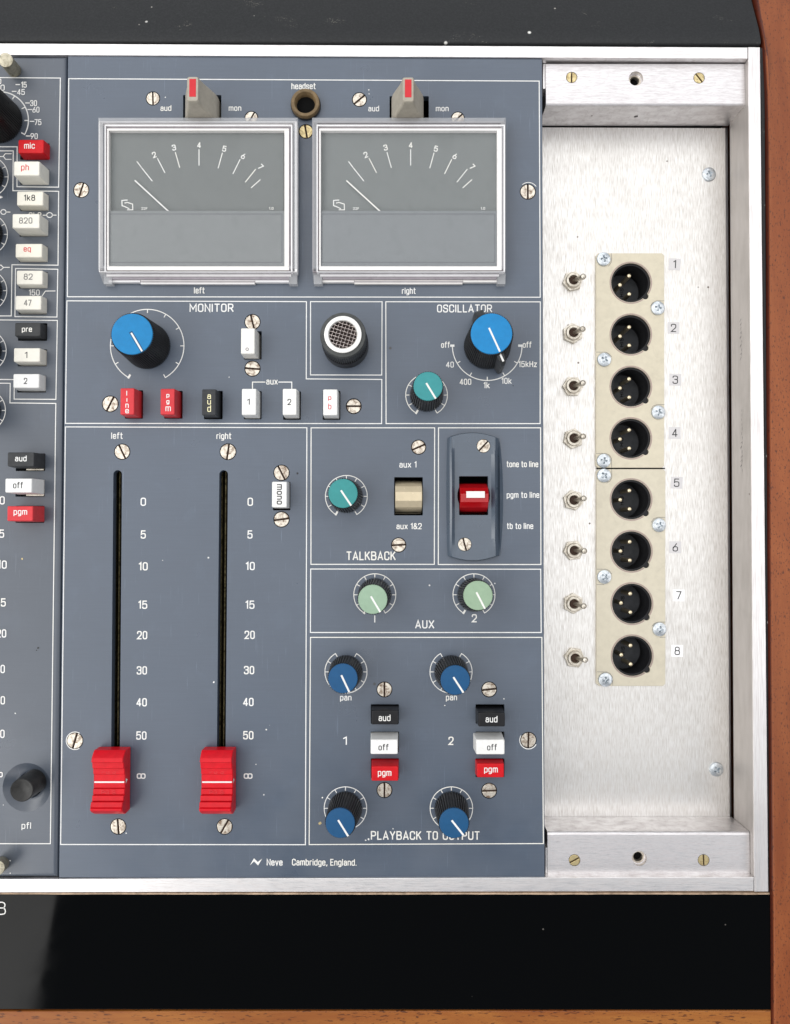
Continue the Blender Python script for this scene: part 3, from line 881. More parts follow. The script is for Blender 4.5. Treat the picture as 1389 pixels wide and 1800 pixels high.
# black vinyl cover: a rounded front lip then a top sloping away downwards
xa, xb = W(-300, 76, 2).x, W(1337, 80, 2).x
def vc(y_px, z): return W(694.5, y_px, z).y
prof = [(vc(80, 2) - 0.5, -60), (vc(80, 2) - 0.5, 0), (vc(79, 3), 4.5), (vc(76, 5), 6.0), (vc(70, 6), 6.0), (vc(62, 4), 3.2), (vc(50, 0), -1.0), (vc(0, -28), -28), (vc(-160, -70), -70), (vc(-160, -120), -150)]
b = B()
def lean(x, y): return (y - vc(80, 2)) * (-0.0058)   # follows the slightly turned rail
rA = []
for x in (xa, W(1335.5, 80, 2).x):
    rA.append([(x, y - (0 if x > 0 else -6.5), z) for y, z in prof])
b.loft(rA)
cover = thing('top_cover', 'black textured vinyl cover with dust specks along the top of the console', 'cover', me=b.mesh('top_cover', M['vinyl'], 50))
# thin black board between rail and cheek
b = B(); b.slab(quad([(1337.2, 84), (1344, 84), (1353.0, 1568), (1351.6, 1568)], 0), -90, 0, 0.8)
thing('side_lining', 'thin black vinyl strip between aluminium rail and wooden cheek', 'edge strip', me=b.mesh('side_lining', M['vinyl']))

# wooden cheek: stacked outline following the curved inner edge
edge = [(1319.5, -90), (1323.8, -30), (1326.3, 0), (1332, 35), (1338.5, 68), (1343.5, 100), (1346.5, 160), (1348.5, 250), (1349.5, 400), (1350.5, 700), (1352.5, 1100), (1355.5, 1500), (1357.0, 1700), (1358, 1930)]
def cheek_ring(off, z):
    # z falls away at the top with the cover
    pts = []
    for (x, y) in edge:
        dz = 0 if y > 90 else (90 - y) * -0.30
        p = W(x + off, y, z + dz); pts.append((p.x, p.y, z + dz))
    for (x, y) in reversed(edge):
        dz = 0 if y > 90 else (90 - y) * -0.30
        p = W(1700, y, z + dz); pts.append((p.x, p.y, z + dz))
    return pts
b = B()
r0 = [(x, y, -180) for x, y, z in cheek_ring(0, 2)]
b.loft([r0, cheek_ring(0, 0), cheek_ring(1.0, 4.5), cheek_ring(4.5, 8), cheek_ring(6.5, 8.6)])
cheek = thing('wooden_cheek', 'reddish mahogany end cheek along the right side of the console', 'wood panel', me=b.mesh('wooden_cheek', M['wood'], 60))
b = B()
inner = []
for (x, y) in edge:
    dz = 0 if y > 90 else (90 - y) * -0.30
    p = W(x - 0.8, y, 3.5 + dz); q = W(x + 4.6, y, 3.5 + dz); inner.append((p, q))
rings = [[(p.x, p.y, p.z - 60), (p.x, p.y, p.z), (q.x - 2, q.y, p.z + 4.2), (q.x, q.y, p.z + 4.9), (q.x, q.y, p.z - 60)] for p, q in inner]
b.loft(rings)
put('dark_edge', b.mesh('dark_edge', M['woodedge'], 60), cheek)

# glossy black armrest panel with a pale laminate edge
b = B(); b.slab(quad([(-250, 1572.5), (1355.6, 1571.5), (1357.6, 1775), (-250, 1774)], 1), -30, 1.0, 1.0)
arm = thing('armrest_panel', 'glossy black armrest panel along the front of the console', 'armrest', me=b.mesh('armrest_panel', M['gloss']))
b = B(); n = 60
top = []; bot = []
for i in range(n + 1):
    u = -250 + (1353 + 250) * i / n
    t = W(u, 1569.9 + random.uniform(-.25, .3), 0.9); q = W(u, 1572.1 + random.uniform(-.4, .3), 0.9)
    top.append(t); bot.append(q)
rings = [[(t.x, t.y, -25), (t.x, t.y, 0.5), ((t.x + q.x) / 2, (t.y + q.y) / 2, 1.5), (q.x, q.y, 1.2), (q.x, q.y, -25)] for t, q in zip(top, bot)]
b.loft(rings); put('laminate_edge', b.mesh('laminate_edge', M['edge'], 60), arm)
b = B(); b.slab(quad([(1355.9, 1572.5), (1357.4, 1572.5), (1359, 1774), (1357.6, 1774)], 1), -30, 0.7); put('laminate_edge', b.mesh('laminate_edge', M['woodedge']), arm)
# the outlined figure printed at the left edge of the armrest
for pts in ([(-9,1586),(4,1586),(7.5,1587.4),(9,1590),(8.6,1593.2),(6.2,1596),(8.9,1598.4),(9.7,1602),(9,1605),(7,1606.6),(3,1607.2),(-9,1607.2)],
            [(-9,1596),(6.2,1596)]):
    line(arm, pts, 1.8, False, 1.35, M['white'], 'lettering')
# teak trim at the very front
b = B(); b.slab(quad([(-250, 1778), (1355.5, 1776.5), (1356.5, 1950), (-250, 1950)], 2), -40, 2.5, 2.0, steps=3)
thing('wooden_trim', 'orange brown wooden trim along the front edge below the black armrest', 'wood trim', me=b.mesh('wooden_trim', M['wood2'], 60))

# ================================================================== PRINT ON THE MASTER PANEL
P = master
line(P, [(121,138.3),(948,142.5),(949.8,522.5),(118.6,521.6)], closed=True)
line(P, [(117.8,528.8),(538.8,530.2),(538.5,666),(671.3,667),(671.0,744.6),(115.2,744.2)], closed=True)
line(P, [(546,530.2),(671.8,530.4),(671.2,659.3),(546,659)], closed=True)
line(P, [(678.3,530.4),(950,530.6),(949.6,744.6),(678.8,744.6)], closed=True)
line(P, [(115.2,750.4),(539.6,751.8),(537,1484.8),(106.8,1484.4)], closed=True)
line(P, [(547,752),(764.2,752),(763.6,992),(546.7,992)], closed=True)
line(P, [(771,752),(950.4,752),(951,992.3),(770.6,992.3)], closed=True)
line(P, [(546.3,1000.2),(950.6,1000.6),(951.5,1111.8),(545.8,1111.8)], closed=True)
line(P, [(546,1120.4),(952.6,1120.4),(955.4,1482.8),(543.6,1484.6)], closed=True)
T(P, 'MONITOR', 333, 411, 548.5, 533.5); T(P, 'OSCILLATOR', 768, 865.5, 549.3, 535)
T(P, 'headset', 512, 555.5, 157, 145.5)
T(P, 'aud', 282, 301.5, 195, 184.5); T(P, 'mon', 402, 424.5, 195, 184.5)
T(P, 'aud', 647.4, 666.6, 195.8, 185.3); T(P, 'mon', 766, 789, 195.8, 185.3)
T(P, 'left', 341, 360, 516, 504.5); T(P, 'right', 706.5, 731, 516.8, 505.4)
T(P, 'aux', 468, 488.5, 676, 664.5)
line(P, [(444,684),(444,671.6),(466,671.6)], 1.7, name='bracket_line'); line(P, [(513,684),(513,671.6),(490,671.6)], 1.7, name='bracket_line')
T(P, 'off', 775.5, 791, 611.5, 600.5); T(P, 'off', 919, 934.5, 611.3, 600.3)
T(P, '40', 784, 798, 646.2, 635.6); T(P, '400', 808, 828.6, 676.5, 665.6); T(P, '1k', 850, 861, 682.6, 671.4)
T(P, '10k', 881.5, 899.5, 674.8, 664); T(P, '15kHz', 911.5, 944, 645.4, 634.6)
T(P, 'left', 195.5, 216, 771.5, 760); T(P, 'right', 380.5, 407, 772, 760.5)
def numbers(P, rows, h=14.6):
    for (tx, cx, cy, w) in rows: T(P, tx, cx - w / 2, cx + w / 2, cy + h / 2, cy - h / 2)
numbers(P, [('0',252,882,9.6),('5',252,939.5,9),('10',251.8,995.5,16),('15',251,1063,16),('20',250,1116.5,18),('30',249.5,1178.5,18),('40',249,1234.5,18.5),('50',248.6,1293,18)])
numbers(P, [('0',440,882,9.6),('5',439.6,939.5,9),('10',440,995,16),('15',439.5,1063,16),('20',439,1116,18),('30',438,1178,18),('40',436.6,1234,18.5),('50',436.6,1292.5,18)])
T(P, '\u221e', 240.5, 256, 1371.5, 1357); T(P, '\u221e', 428.5, 444, 1371.5, 1357)
T(P, 'aux 1', 702, 732.5, 822, 811); T(P, 'aux 1&2', 697, 741.5, 930.3, 919.5)
T(P, 'TALKBACK', 609, 695.7, 984.8, 969.2)
T(P, 'tone to line', 890.5, 946.3, 821.3, 810.3); T(P, 'pgm to line', 890.8, 948.2, 875.3, 864.3); T(P, 'tb to line', 891, 937.5, 930, 919)
T(P, 'I', 658, 660, 1094.5, 1081.5, t=1.9); T(P, '2', 829.5, 838.5, 1094, 1079.5); T(P, 'AUX', 730, 763.5, 1104.8, 1090)
T(P, 'pan', 598, 618, 1231.5, 1220.5); T(P, 'pan', 784, 803.5, 1231.2, 1220.2)
T(P, '1', 603, 610.5, 1309.6, 1295); T(P, '2', 788.5, 797.5, 1309.6, 1295)
T(P, 'PLAYBACK TO OUTPUT', 653, 842.5, 1476.2, 1461, space=0.42)
T(P, 'Neve', 469, 496.8, 1521.6, 1509.8, t=1.9); T(P, 'Cambridge, England.', 514, 626.5, 1521.4, 1509.8)
# the zig-zag emblem: solid strokes of uneven width
zz = [(439.5,1521.2),(446.6,1508.6),(453.3,1515.2),(461.0,1509.3),(453.8,1521.2),(446.6,1514.0)]
b = B(); pts = [W(u, v, 0.35) for u, v in zz]; b.v = [tuple(p) for p in pts]; b.f = [(0, 1, 5), (1, 2, 4, 5), (2, 3, 4)]; b.m = [0, 0, 0]
put('emblem', b.mesh('emblem', M['white'], smooth=False), P)

def dial(P, cx, cy, r, a0, a1, ticks, tick=6.0, w=1.5, block=None, name='dial_scale', end=4.0, lift=0.3):
    """arc from a0 to a1 (degrees clockwise from straight up) with inward ticks"""
    c = W(cx, cy, 0); b = B(); n = 60
    f = lambda a, rr: (c.x + rr * math.sin(math.radians(a)), c.y + rr * math.cos(math.radians(a)))
    b.ribbon([f(a0 + (a1 - a0) * i / n, r) for i in range(n + 1)], w, lift)
    for a in ticks: b.ribbon([f(a, r), f(a, r - tick)], w, lift + 0.02)
    if block is not None: b.ribbon([f(block, r + 0.6), f(block, r - tick * 0.85)], w * 2.3, lift + 0.04)
    return put(name, b.mesh(name, M['white'], smooth=False), P)
full = list(range(-120, 151, 30))
dial(P, 259, 608, 65, -150, 150, full, 6, 1.6, block=-150)
dial(P, 856.5, 608, 61.5, 90, 270, [120, 150, 180, 210, 240], 6, 1.6)
b = B(); 
for (x0, x1) in ((791.5, 799.0), (911, 918.8)):
    q = pxrect(x0, 605.6, x1, 609.6, 0.4); b.loft([[(x, y, z) for x, y in rrect(*q, .2, 1)] for z in (0.05, 0.42)])
put('dial_mark', b.mesh('dial_mark', M['white']), P)
dial(P, 750, 694.5, 36.8, -150, 150, full, 6, 1.5, block=-150)
dial(P, 609, 872.5, 36.8, -150, 150, full, 6, 1.5, block=-150)
dial(P, 659, 1045.5, 36.8, -150, 150, full, 6, 1.5, block=-150)
dial(P, 833.3, 1045.5, 36.8, -150, 150, full, 6, 1.5, block=-150)
pan_t = [30, 60, 90, 120, 150, 180, 210, 240, 270, 300, 330]
dial(P, 608.3, 1181, 36.8, 30, 330, pan_t, 6, 1.5)
dial(P, 793, 1181, 36.8, 30, 330, pan_t, 6, 1.5)
dial(P, 607.4, 1420.7, 37, -150, 150, full, 6, 1.5, block=-150)
dial(P, 793.6, 1420.7, 37, -150, 150, full, 6, 1.5, block=-150)

def chip(parent, x, y, r, mat='white', z=0.2, sx=1.0):
    p = W(x, y, z); n = 7
    b = B(); b.v = [(p.x + sx * r * random.uniform(.6, 1.1) * math.cos(2 * math.pi * k / n), p.y + r * random.uniform(.6, 1.1) * math.sin(2 * math.pi * k / n), z) for k in range(n)]
    b.f = [tuple(range(n))]; b.m = [0]
    put('paint_chip', b.mesh('paint_chip', M[mat], smooth=False), parent)
for (x, y, r, m_) in ((648,1475,2.4,'ivory'),(643,1477,1.5,'ivory'),(562.5,1447,3.2,'brass'),(567,1402,1.6,'ivory'),(291,171,1.2,'ivory'),(648.5,158,1.3,'ivory'),(649,165,1.1,'ivory'),(376,1199,1.8,'ivory'),
                      (468,1282.5,1.6,'ivory'),(450,1343.5,1.2,'ivory'),(464,1397,1.3,'ivory'),(870,1025.5,1.3,'ivory'),(782,1240,1.2,'ivory'),(886,1228.5,1.3,'ivory'),(523,832,2.2,'ink'),(403,663,1.1,'ivory'),(902,678,1.2,'ink'),
                      (286,985,1.1,'ivory'),(222,1464.5,1.4,'ivory'),(691,1457,1.2,'ivory')): chip(P, x, y, r, m_)
for (x, y, r, m_) in ((39,982.5,2.0,'brass'),(67,1139,2.2,'ink'),(64.5,1143,1.4,'ink'),(27,1254,1.3,'ivory'),(18,1535,1.3,'ivory'),(18,1513,1.4,'ivory'),(6,1415,1.0,'ivory')): chip(Q_ if False else strip, x, y, r, m_)
def halo(x, y, r, a0, a1, t=1.5):
    c = W(x, y, 0); b = B(); b.ribbon([(c.x + r * math.cos(math.radians(a0 + (a1 - a0) * k / 20)), c.y + r * math.sin(math.radians(a0 + (a1 - a0) * k / 20))) for k in range(21)], t, 0.25)
    put('worn_ring', b.mesh('worn_ring', M['white'], smooth=False), P)
halo(132, 1302, 15.2, 60, 300); halo(929, 1301, 15.2, 150, 330); halo(929, 337, 16.5, 35, 130, 1.2)
# dark tracks seen inside the fader slots
for (xt, xb) in ((207, 202.5), (393.3, 388.3)):
    b = B(); b.slab(quad([(xt - 9, 826), (xt - 1.5, 826), (xb - 1.5, 1400), (xb - 9, 1400)], -30), -60, -30)
    b.slab(quad([(xt + 3, 826), (xt + 5, 826), (xb + 5, 1400), (xb + 3, 1400)], -22), -60, -22)
    put('fader_track', b.mesh('fader_track', M['trackdirt']), P)

# ================================================================== PRINT ON THE CHANNEL STRIP
Q = strip
line(Q, [(-20,136.3),(106.3,137.2),(103.2,329),(30,328.2),(30.3,258),(-20,258)], name='border_line')
line(Q, [(-20,265.2),(23.5,265.2),(22.8,335.2),(103.3,336.3),(102.2,466.2),(21.2,465.3),(20,555.3),(-20,555.3)])
line(Q, [(27.5,472),(101.8,473.3),(100.3,557.3),(26.4,556.5)], closed=True)
line(Q, [(-20,562.2),(101,563.3),(98.4,702),(25,701.6),(25.3,667.2),(-20,666.8)])
line(Q, [(-20,673.3),(18.2,673.8),(17.6,708.2),(98.3,709.2),(88.7,1483),(-20,1483)])
for (tx, x0, x1, yb, dx0, dx1, dy) in (('15',37,47.2,154.2,28,35,148.7), ('45',30,44,167,21.5,28.5,160.6), ('30',53,65.3,186.6,45,52,181), ('60',57,69.6,198,49,56,192.5),
                                       ('75',60.5,73,220,53,60,213.4), ('90',53.6,66.6,244.6,46,52.8,239)):
    T(Q, tx, x0, x1, yb, yb - 10.8); line(Q, [(dx0, dy), (dx1, dy)], 1.7, name='dash')
T(Q, '80', -9, 8.5, 159.5, 148.5); T(Q, '20', -12, 2.5, 148, 137.8)
dial(Q, -1, 212, 52, -60, 119, [0, 31, 62, 90, 119], 6.5, 2.0)
for cx, cy in ((-22,311),(-23.3,412),(-24.5,511),(-25.6,617),(-27,721.5)):
    dial(Q, cx, cy, 37, -150, 150, full, 6, 1.5)
numbers(Q, [('0',4,879.5,9),('5',3,938,9),('10',4,992.5,16),('15',2.6,1059,15.5),('20',2.4,1113.5,17.5),('30',0,1176,17.5),('40',0,1231,18),('50',-0.5,1290,17.5)])
T(Q, '\u221e', -8, 5, 1369, 1354.5)
T(Q, 'pfl', 38, 55, 1457, 1445.5)
T(Q, '3k9', 50.5, 73, 384, 373, z=0.3); T(Q, '150', 50.5, 70, 519.5, 508.8)
T(Q, '+', -2, 5, 352, 341, t=1.6)
line(Q, [(73,522),(80,511.6),(97,511.4)], 1.6, name='symbol')
def ring(parent, cx, cy, rx, ry, t, name='symbol'):
    line(parent, [(cx + rx * math.cos(a), cy + ry * math.sin(a)) for a in [2 * math.pi * k / 20 for k in range(20)]], t, True, name=name)
ring(Q, 87.3, 378, 5.0, 4.3, 1.6); line(Q, [(75.7,378.3),(82,378.3)], 1.6, name='symbol'); line(Q, [(92.5,378.2),(99,378.2)], 1.6, name='symbol')
ring(Q, 6.2, 372.6, 4.6, 4.2, 1.6); line(Q, [(11,372.8),(18,372.8)], 1.6, name='symbol'); line(Q, [(-8,372.8),(1.2,372.8)], 1.6, name='symbol')
line(Q, [(-8,275.2),(5.5,275.2),(9.5,270.2),(20,270.2)], 1.6, name='symbol'); line(Q, [(6.5,275.2),(10,280.2),(20,280.2)], 1.6, name='symbol', z=0.33)
line(Q, [(-8,466),(2,466),(6,470),(17,470)], 1.6, name='symbol'); line(Q, [(-8,474.5),(2,474.5),(6,470.6)], 1.6, name='symbol', z=0.33)
# pfl dish
p = W(47, 1384)
b = B(); b.lathe([(42.0, -0.3), (40, -1.6), (34, -5.5), (28, -9), (23, -11), (22, -14), (22, -30)], 56, p.x, p.y, cap1=False)
put('dish', b.mesh('dish', M['panel2'], 60), Q)

# ================================================================== KNOBS
def fluted(R0, R1, H, N, depth, name='knob_body'):
    def ringf(R, z, d):
        out = []
        for i in range(N):
            for fr, rr in ((0.0, R), (0.38, R), (0.52, R - d), (0.86, R - d)):
                a = 2 * math.pi * (i + fr) / N; out.append((rr * math.cos(a), rr * math.sin(a), z))
        return out
    b = B(); b.loft([ringf(R0, 1.0, depth), ringf(R0 * 0.99, 6, depth), ringf(R1, H - 3.2, depth), ringf(R1 - 1.0, H - 1.6, depth * 0.6)])
    return b.mesh(name, M['rubber'], 25)
def capm(R, H, mat):
    b = B(); b.lathe([(R, H - 6), (R, H - 1.2), (R - 0.5, H - 0.4), (R - 1.4, H), (0.5, H + 0.05)], 56); return b.mesh('cap', mat, 40)
def pointer(r0, r1, w, H, mat):
    b = B(); b.box(-w / 2, w / 2, -r1, -r0, H - 1, H + 0.45, 0.25); return b.mesh('pointer', mat)
BODY = {'L': fluted(41.5, 36.8, 79, 66, 2.4), 'S': fluted(29.6, 25.8, 75, 38, 2.2)}
CAPS = {}
def knob(size, base, top, ang, cap, label, group=None, wings=False, metal=False):
    H = 79 if size == 'L' else 75
    p = W(base[0], base[1], 0); q = W(top[0], top[1], H)
    qt = Vector((0, 0, 1)).rotation_difference((q - p).normalized())
    quat = qt @ Quaternion((0, 0, 1), math.radians(ang))
    o = thing('control_knob', label, 'knob', p, group, quat=quat)
    body = put('knob_body', BODY[size], o)
    k = (size, cap)
    if k not in CAPS: CAPS[k] = capm(34.6 if size == 'L' else 24.4, H, M[cap])
    c = put('cap', CAPS[k], o)
    if metal:
        b = B(); b.box(-3.0, 3.0, -33.5, 4.5, H - 1, H + 0.12, 0.1); put('pointer_groove', b.mesh('pointer_groove', M['navy']), c)
        b = B(); b.box(-1.5, 1.5, -34, 2.0, H - 1, H + 0.8, 0.3); put('pointer', b.mesh('pointer', M['ivory']), c)
    else:
        put('pointer', pointer(-10.5 if size == 'L' else -6, 33.5 if size == 'L' else 24.6, 3.0 if size == 'L' else 3.1, H, M['white']), c)
    if wings:
        b = B()
        sec = lambda r, w, z0, z1: [(-w, -r, z0), (w, -r, z0), (w, -r, z1), (-w, -r, z1)]
        b.loft([sec(34, 6.5, 2, 72), sec(46, 5.2, 2, 70), sec(52, 4.2, 2, 62), sec(53.5, 3.2, 2, 50)])
        b.loft([sec(-33, 6.5, 2, 72), sec(-46, 6.0, 2, 66), sec(-52, 5.2, 2, 50), sec(-56, 3.5, 2, 20)])
        w = put('wing', b.mesh('wing', M['charcoal'], 30), o)
        b = B(); b.box(-1.5, 1.5, -49.5, -33, 70, 73.0, 0.2); put('pointer', b.mesh('pointer', M['white']), w)
        w.children[0].rotation_euler = (0, 0, 0)
    return o
knob('L', (259,608), (232,587), 31, 'blue', 'large bright blue knob with a grooved metal pointer under the word MONITOR', metal=True)
knob('L', (856.5,609), (864.3,586.3), 24, 'blue', 'large bright blue knob with black pointer wing under the word OSCILLATOR', wings=True)
G1 = 'small round knobs on the centre panel'
knob('S', (750,695), (752.7,678.7), 31, 'teal', 'small teal knob below left of the oscillator knob', G1)
knob('S', (609,872.5), (603,867.2), 34, 'teal', 'small teal knob above the word TALKBACK', G1)
knob('S', (659,1045.5), (655.3,1053.6), 31, 'green', 'pale green knob in the AUX box, nearer the faders', G1)
knob('S', (833.3,1045.5), (840.6,1046.7), 27, 'green', 'pale green knob in the AUX box, nearer the metal bay', G1)
knob('S', (608.3,1181), (602.9,1192.6), 25.7, 'navy', 'dark blue pan knob nearer the fader slots', G1)
knob('S', (793,1181), (800.6,1195.6), 33, 'navy', 'dark blue pan knob nearer the metal bay', G1)
knob('S', (607.4,1420.7), (598,1447), 33, 'navy', 'dark blue knob left of the word PLAYBACK, nearest the faders', G1)
knob('S', (793.6,1420.7), (798.2,1447), 39, 'navy', 'dark blue knob covering part of the word OUTPUT', G1)
# partly out of frame on the strip
knob('L', (-1,212), (-42,168), 30, 'black', 'large black ribbed knob cut by the left edge beside -45 and -60 marks')
for i, (cx, cy) in enumerate(((-22,311),(-23.3,412),(-24.5,511),(-25.6,617),(-27,721.5))):
    f = 1.058
    knob('S', (cx, cy), (694.5 + (cx - 694.5) * f, 935 + (cy - 935) * f), 30, 'charcoal',
         'black ribbed knob cut off by the left edge, %s' % ('just under the big black gain knob', 'level with the tall 820 button', 'third of five down the left edge', 'level with the white button under pre', 'lowest of five down the left edge')[i], 'black knobs cut by the left edge')

# ================================================================== BUTTONS
def button(label, rect, h, mat, text=None, ink='ink', cell=None, vertical=False, taper=1.5, group=None, r=2.6, tilt=0.0, tsize=None):
    """rect is the key's top face in the photo; it stands straight down through its window"""
    x0, x1, y0, y1 = pxrect(rect[0], rect[1], rect[2], rect[3], h)
    cx, cy = (x0 + x1) / 2, (y0 + y1) / 2; hx, hy = (x1 - x0) / 2, (y1 - y0) / 2
    o = thing('push_button', label, 'push button', (cx, cy, 0), group)
    def rg(g, z, rr): return [(x, y, z) for x, y in rrect(-hx - g, hx + g, -hy - g, hy + g, rr, 4)]
    b = B(); b.loft([rg(taper * 0.8, -24, 0.9), rg(taper * 0.5, 0, 0.9), rg(0, h - 5.5, 1.8), rg(-0.1, h - 1.9, 2.0), rg(-0.7, h - 0.6, 2.2), rg(-1.9, h, 2.4)])
    put('key', b.mesh('key', M[mat], 50), o)
    if text:
        k = S(h)
        for (s, u0, u1, yb, yc) in text:
            c = W((u0 + u1) / 2, yb, h + 0.15)
            me = word(s, (u1 - u0) * k, (yb - yc) * k, (tsize or 1.45) * k, 'lettering', M[ink])
            put('lettering', me, o, (c.x - cx, c.y - cy, h + 0.2))
    return o
GB = 'push buttons on the channel strip'
button('bright red button marked mic at the top of the left column', (32,245,77,269), 22, 'red', [('mic',42.5,61.5,261.5,250)], 'white', group=GB)
button('white button with red ph, standing tall under the mic button', (24,283,69.5,308.5), 35, 'cream', [('ph',37,51,299.5,288)], 'inkred', group=GB)
button('cream button marked 1k8, third down the left column', (29.5,336,76,361), 19, 'cream', [('1k8',42,62,353,342)], 'ink', group=GB)
button('tall cream button marked 820', (21.5,375.5,69.5,401), 32, 'cream', [('820',33.5,57,393,382)], 'inkgrey', group=GB)
button('white button with red eq', (27,428,74,452.5), 20, 'cream', [('eq',41.5,54.5,442.3,432)], 'inkred', group=GB)
button('cream button marked 82, just under the red lettered eq button', (29,475,75,500), 18, 'cream', [('82',41.8,57.5,491.7,480.7)], 'inkgrey', group=GB)
button('cream button marked 47, just above the black pre button', (27,519.5,72.5,544.5), 20, 'cream', [('47',42,55.5,537.5,526.7)], 'inkgrey', group=GB)
button('black button marked pre', (26,567,71.5,591), 20, 'charcoal', [('pre',38.5,56.5,583.5,573.5)], 'white', group=GB)
button('white button marked 1 on the left column, under pre', (24,611.5,70.5,636), 22, 'cream', [('1',43.5,48.5,629.5,618.5)], 'ink', group=GB)
button('white button marked 2 on the left column, last of the upper ten', (23,657,69,682), 22, 'ivory', [('2',42,48,675,664)], 'ink', group=GB)
button('black button marked aud on the left strip', (13,795,60,820), 39, 'charcoal', [('aud',26.5,47,811,800.5)], 'white', group=GB)
button('white button marked off on the left strip', (9,841,56,866), 44, 'ivory', [('off',23,40.5,858.5,847)], 'ink', group=GB)
button('red button marked pgm on the left strip', (12.5,889.5,58,916), 41, 'pinkred', [('pgm',24,48,905,894)], 'white', group=GB)
for y in (825.3, 870.5, 915.8):
    q = pxrect(46, y - 2.2, 77.5, y + 1.4, -4); b = B(); b.box(q[0], q[1], q[2], q[3], -14, -4, 0.5); put('contact_strip', b.mesh('contact_strip', M['chrome']), strip)
GM = 'upright push buttons in the MONITOR box'
button('faded red button with line written downwards', (211.5,682,236,729), 33, 'pinkred', [('l',221.5,224.5,695.5,686.5),('i',221.8,224.8,706.5,699.5),('n',220.5,226.5,717,707),('e',220.3,226.8,726.5,716.5)], 'white', group=GM, taper=1)
button('faded red button with pgm written downwards', (282,683,307,729), 31, 'pinkred', [('p',292.5,298,698.6,690.6),('g',292.5,298,709.5,701.5),('m',291,300.5,723,711.5)], 'white', group=GM, taper=1)
button('charcoal button with yellowed aud written downwards', (355,684,379.5,730), 29, 'charcoal', [('a',364.5,371,701.3,690.5),('u',364.5,371,711,700.5),('d',364.5,371,724,712)], 'inkyellow', group=GM, taper=1)
button('white button marked 1 at the left end of the aux bracket line', (425,683,450.5,729.5), 33, 'ivory', [('1',434.5,439.5,711.5,701)], 'ink', group=GM, taper=1)
button('white button marked 2 at the right end of the aux bracket line', (497,683,521.5,729.5), 32, 'ivory', [('2',505.5,512,712,701)], 'ink', group=GM, taper=1)
button('white button with red pb written downwards', (568,684,593.5,730), 31, 'ivory', [('p',577,582.5,703,694.5),('b',577,582.5,719.5,709)], 'inkred', group=GM, taper=1, tsize=1.2)
o = button('unmarked white button with a small dimple between two slotted screws', (423.5,576.5,448,622), 33, 'ivory', group=GM, taper=1)
b = B(); b.lathe([(3.0, 0.35), (2.3, 0.7), (1.6, 0.35)], 16, cap1=False); put('dimple', b.mesh('dimple', M['mpink']), o, (-1, -14.5, 32.9))
o = button('narrow white button marked mono', (478,846.5,504.5,892), 27, 'ivory', group=GM, taper=1)
c = W(491, 869, 27)
st = word('mono', 35, 11.5, 1.6, 'lettering', M['ink'], gap=0.26)
oo = put('lettering', st, o, (c.x - o.location.x / K - 4.2, c.y - o.location.y / K, 27.3)); oo.rotation_euler = (0, 0, -math.pi / 2)
GP = 'playback selector buttons'
button('black button marked aud in the playback column nearer the faders', (653,1248.5,701,1274), 33, 'black', [('aud',665.8,686.5,1267.5,1256)], 'white', group=GP)
button('grey white button marked off in the playback column nearer the faders', (651.5,1300,699.5,1326), 41, 'ivory', [('off',665.5,683,1319,1308)], 'ink', group=GP)
button('red button marked pgm in the playback column nearer the faders', (653,1347,700.5,1373), 38, 'red', [('pgm',664.5,688,1364,1352.5)], 'white', group=GP)
button('black button marked aud in the playback column nearer the metal bay', (841,1252.5,888,1277.5), 38, 'black', [('aud',853.8,874.5,1269.8,1258.3)], 'white', group=GP)
button('white button marked off in the playback column nearer the metal bay', (837,1300,887.5,1326.5), 40, 'ivory', [('off',856.5,873.5,1319,1308)], 'ink', group=GP)
button('red button marked pgm in the playback column nearer the metal bay', (838.5,1342,886.5,1367), 22, 'red', [('pgm',851.3,875,1358,1346.5)], 'white', group=GP)

# pfl push button
p = W(58.5, 1375, 0); q = W(38, 1389.3, 44); qt = Vector((0, 0, 1)).rotation_difference((q - p).normalized())
o = thing('round_button', 'round black push button with dished top above the pfl marking', 'push button', p, quat=qt)
b = B(); b.lathe([(20.5, -20), (20.5, 0), (19.5, 40), (19.3, 43.2), (18.3, 44.2), (16.8, 44.0), (12, 41.8), (6, 40.7), (0.6, 40.4)], 48); put('button_body', b.mesh('button_body', M['rubber'], 40), o)
# thumb screws
for (bx, by, tx, ty, lab) in ((25.5,124,9.7,105,'knurled metal thumb screw at the top of the left strip'), (3.5,1518,-6,1527,'dull greenish thumb screw at the foot of the left strip')):
    p = W(bx, by, 0); q = W(tx, ty, 36); qt = Vector((0, 0, 1)).rotation_difference((q - p).normalized())
    o = thing('thumb_screw', lab, 'thumb screw', p, quat=qt)
    b = B()
    def kn(R, z): return [(rr * math.cos(2 * math.pi * (i / 60)), rr * math.sin(2 * math.pi * (i / 60)), z) for i in range(60) for rr in ((R if i % 2 else R - 0.6),)]
    b.loft([kn(12.3, 0), kn(12.3, 34.5)]); b.lathe([(12.2, 34.3), (12.1, 35.4), (11.2, 36), (0.5, 36.1)], 40)
    put('thumb_head', b.mesh('thumb_head', M['steel'], 50), o)

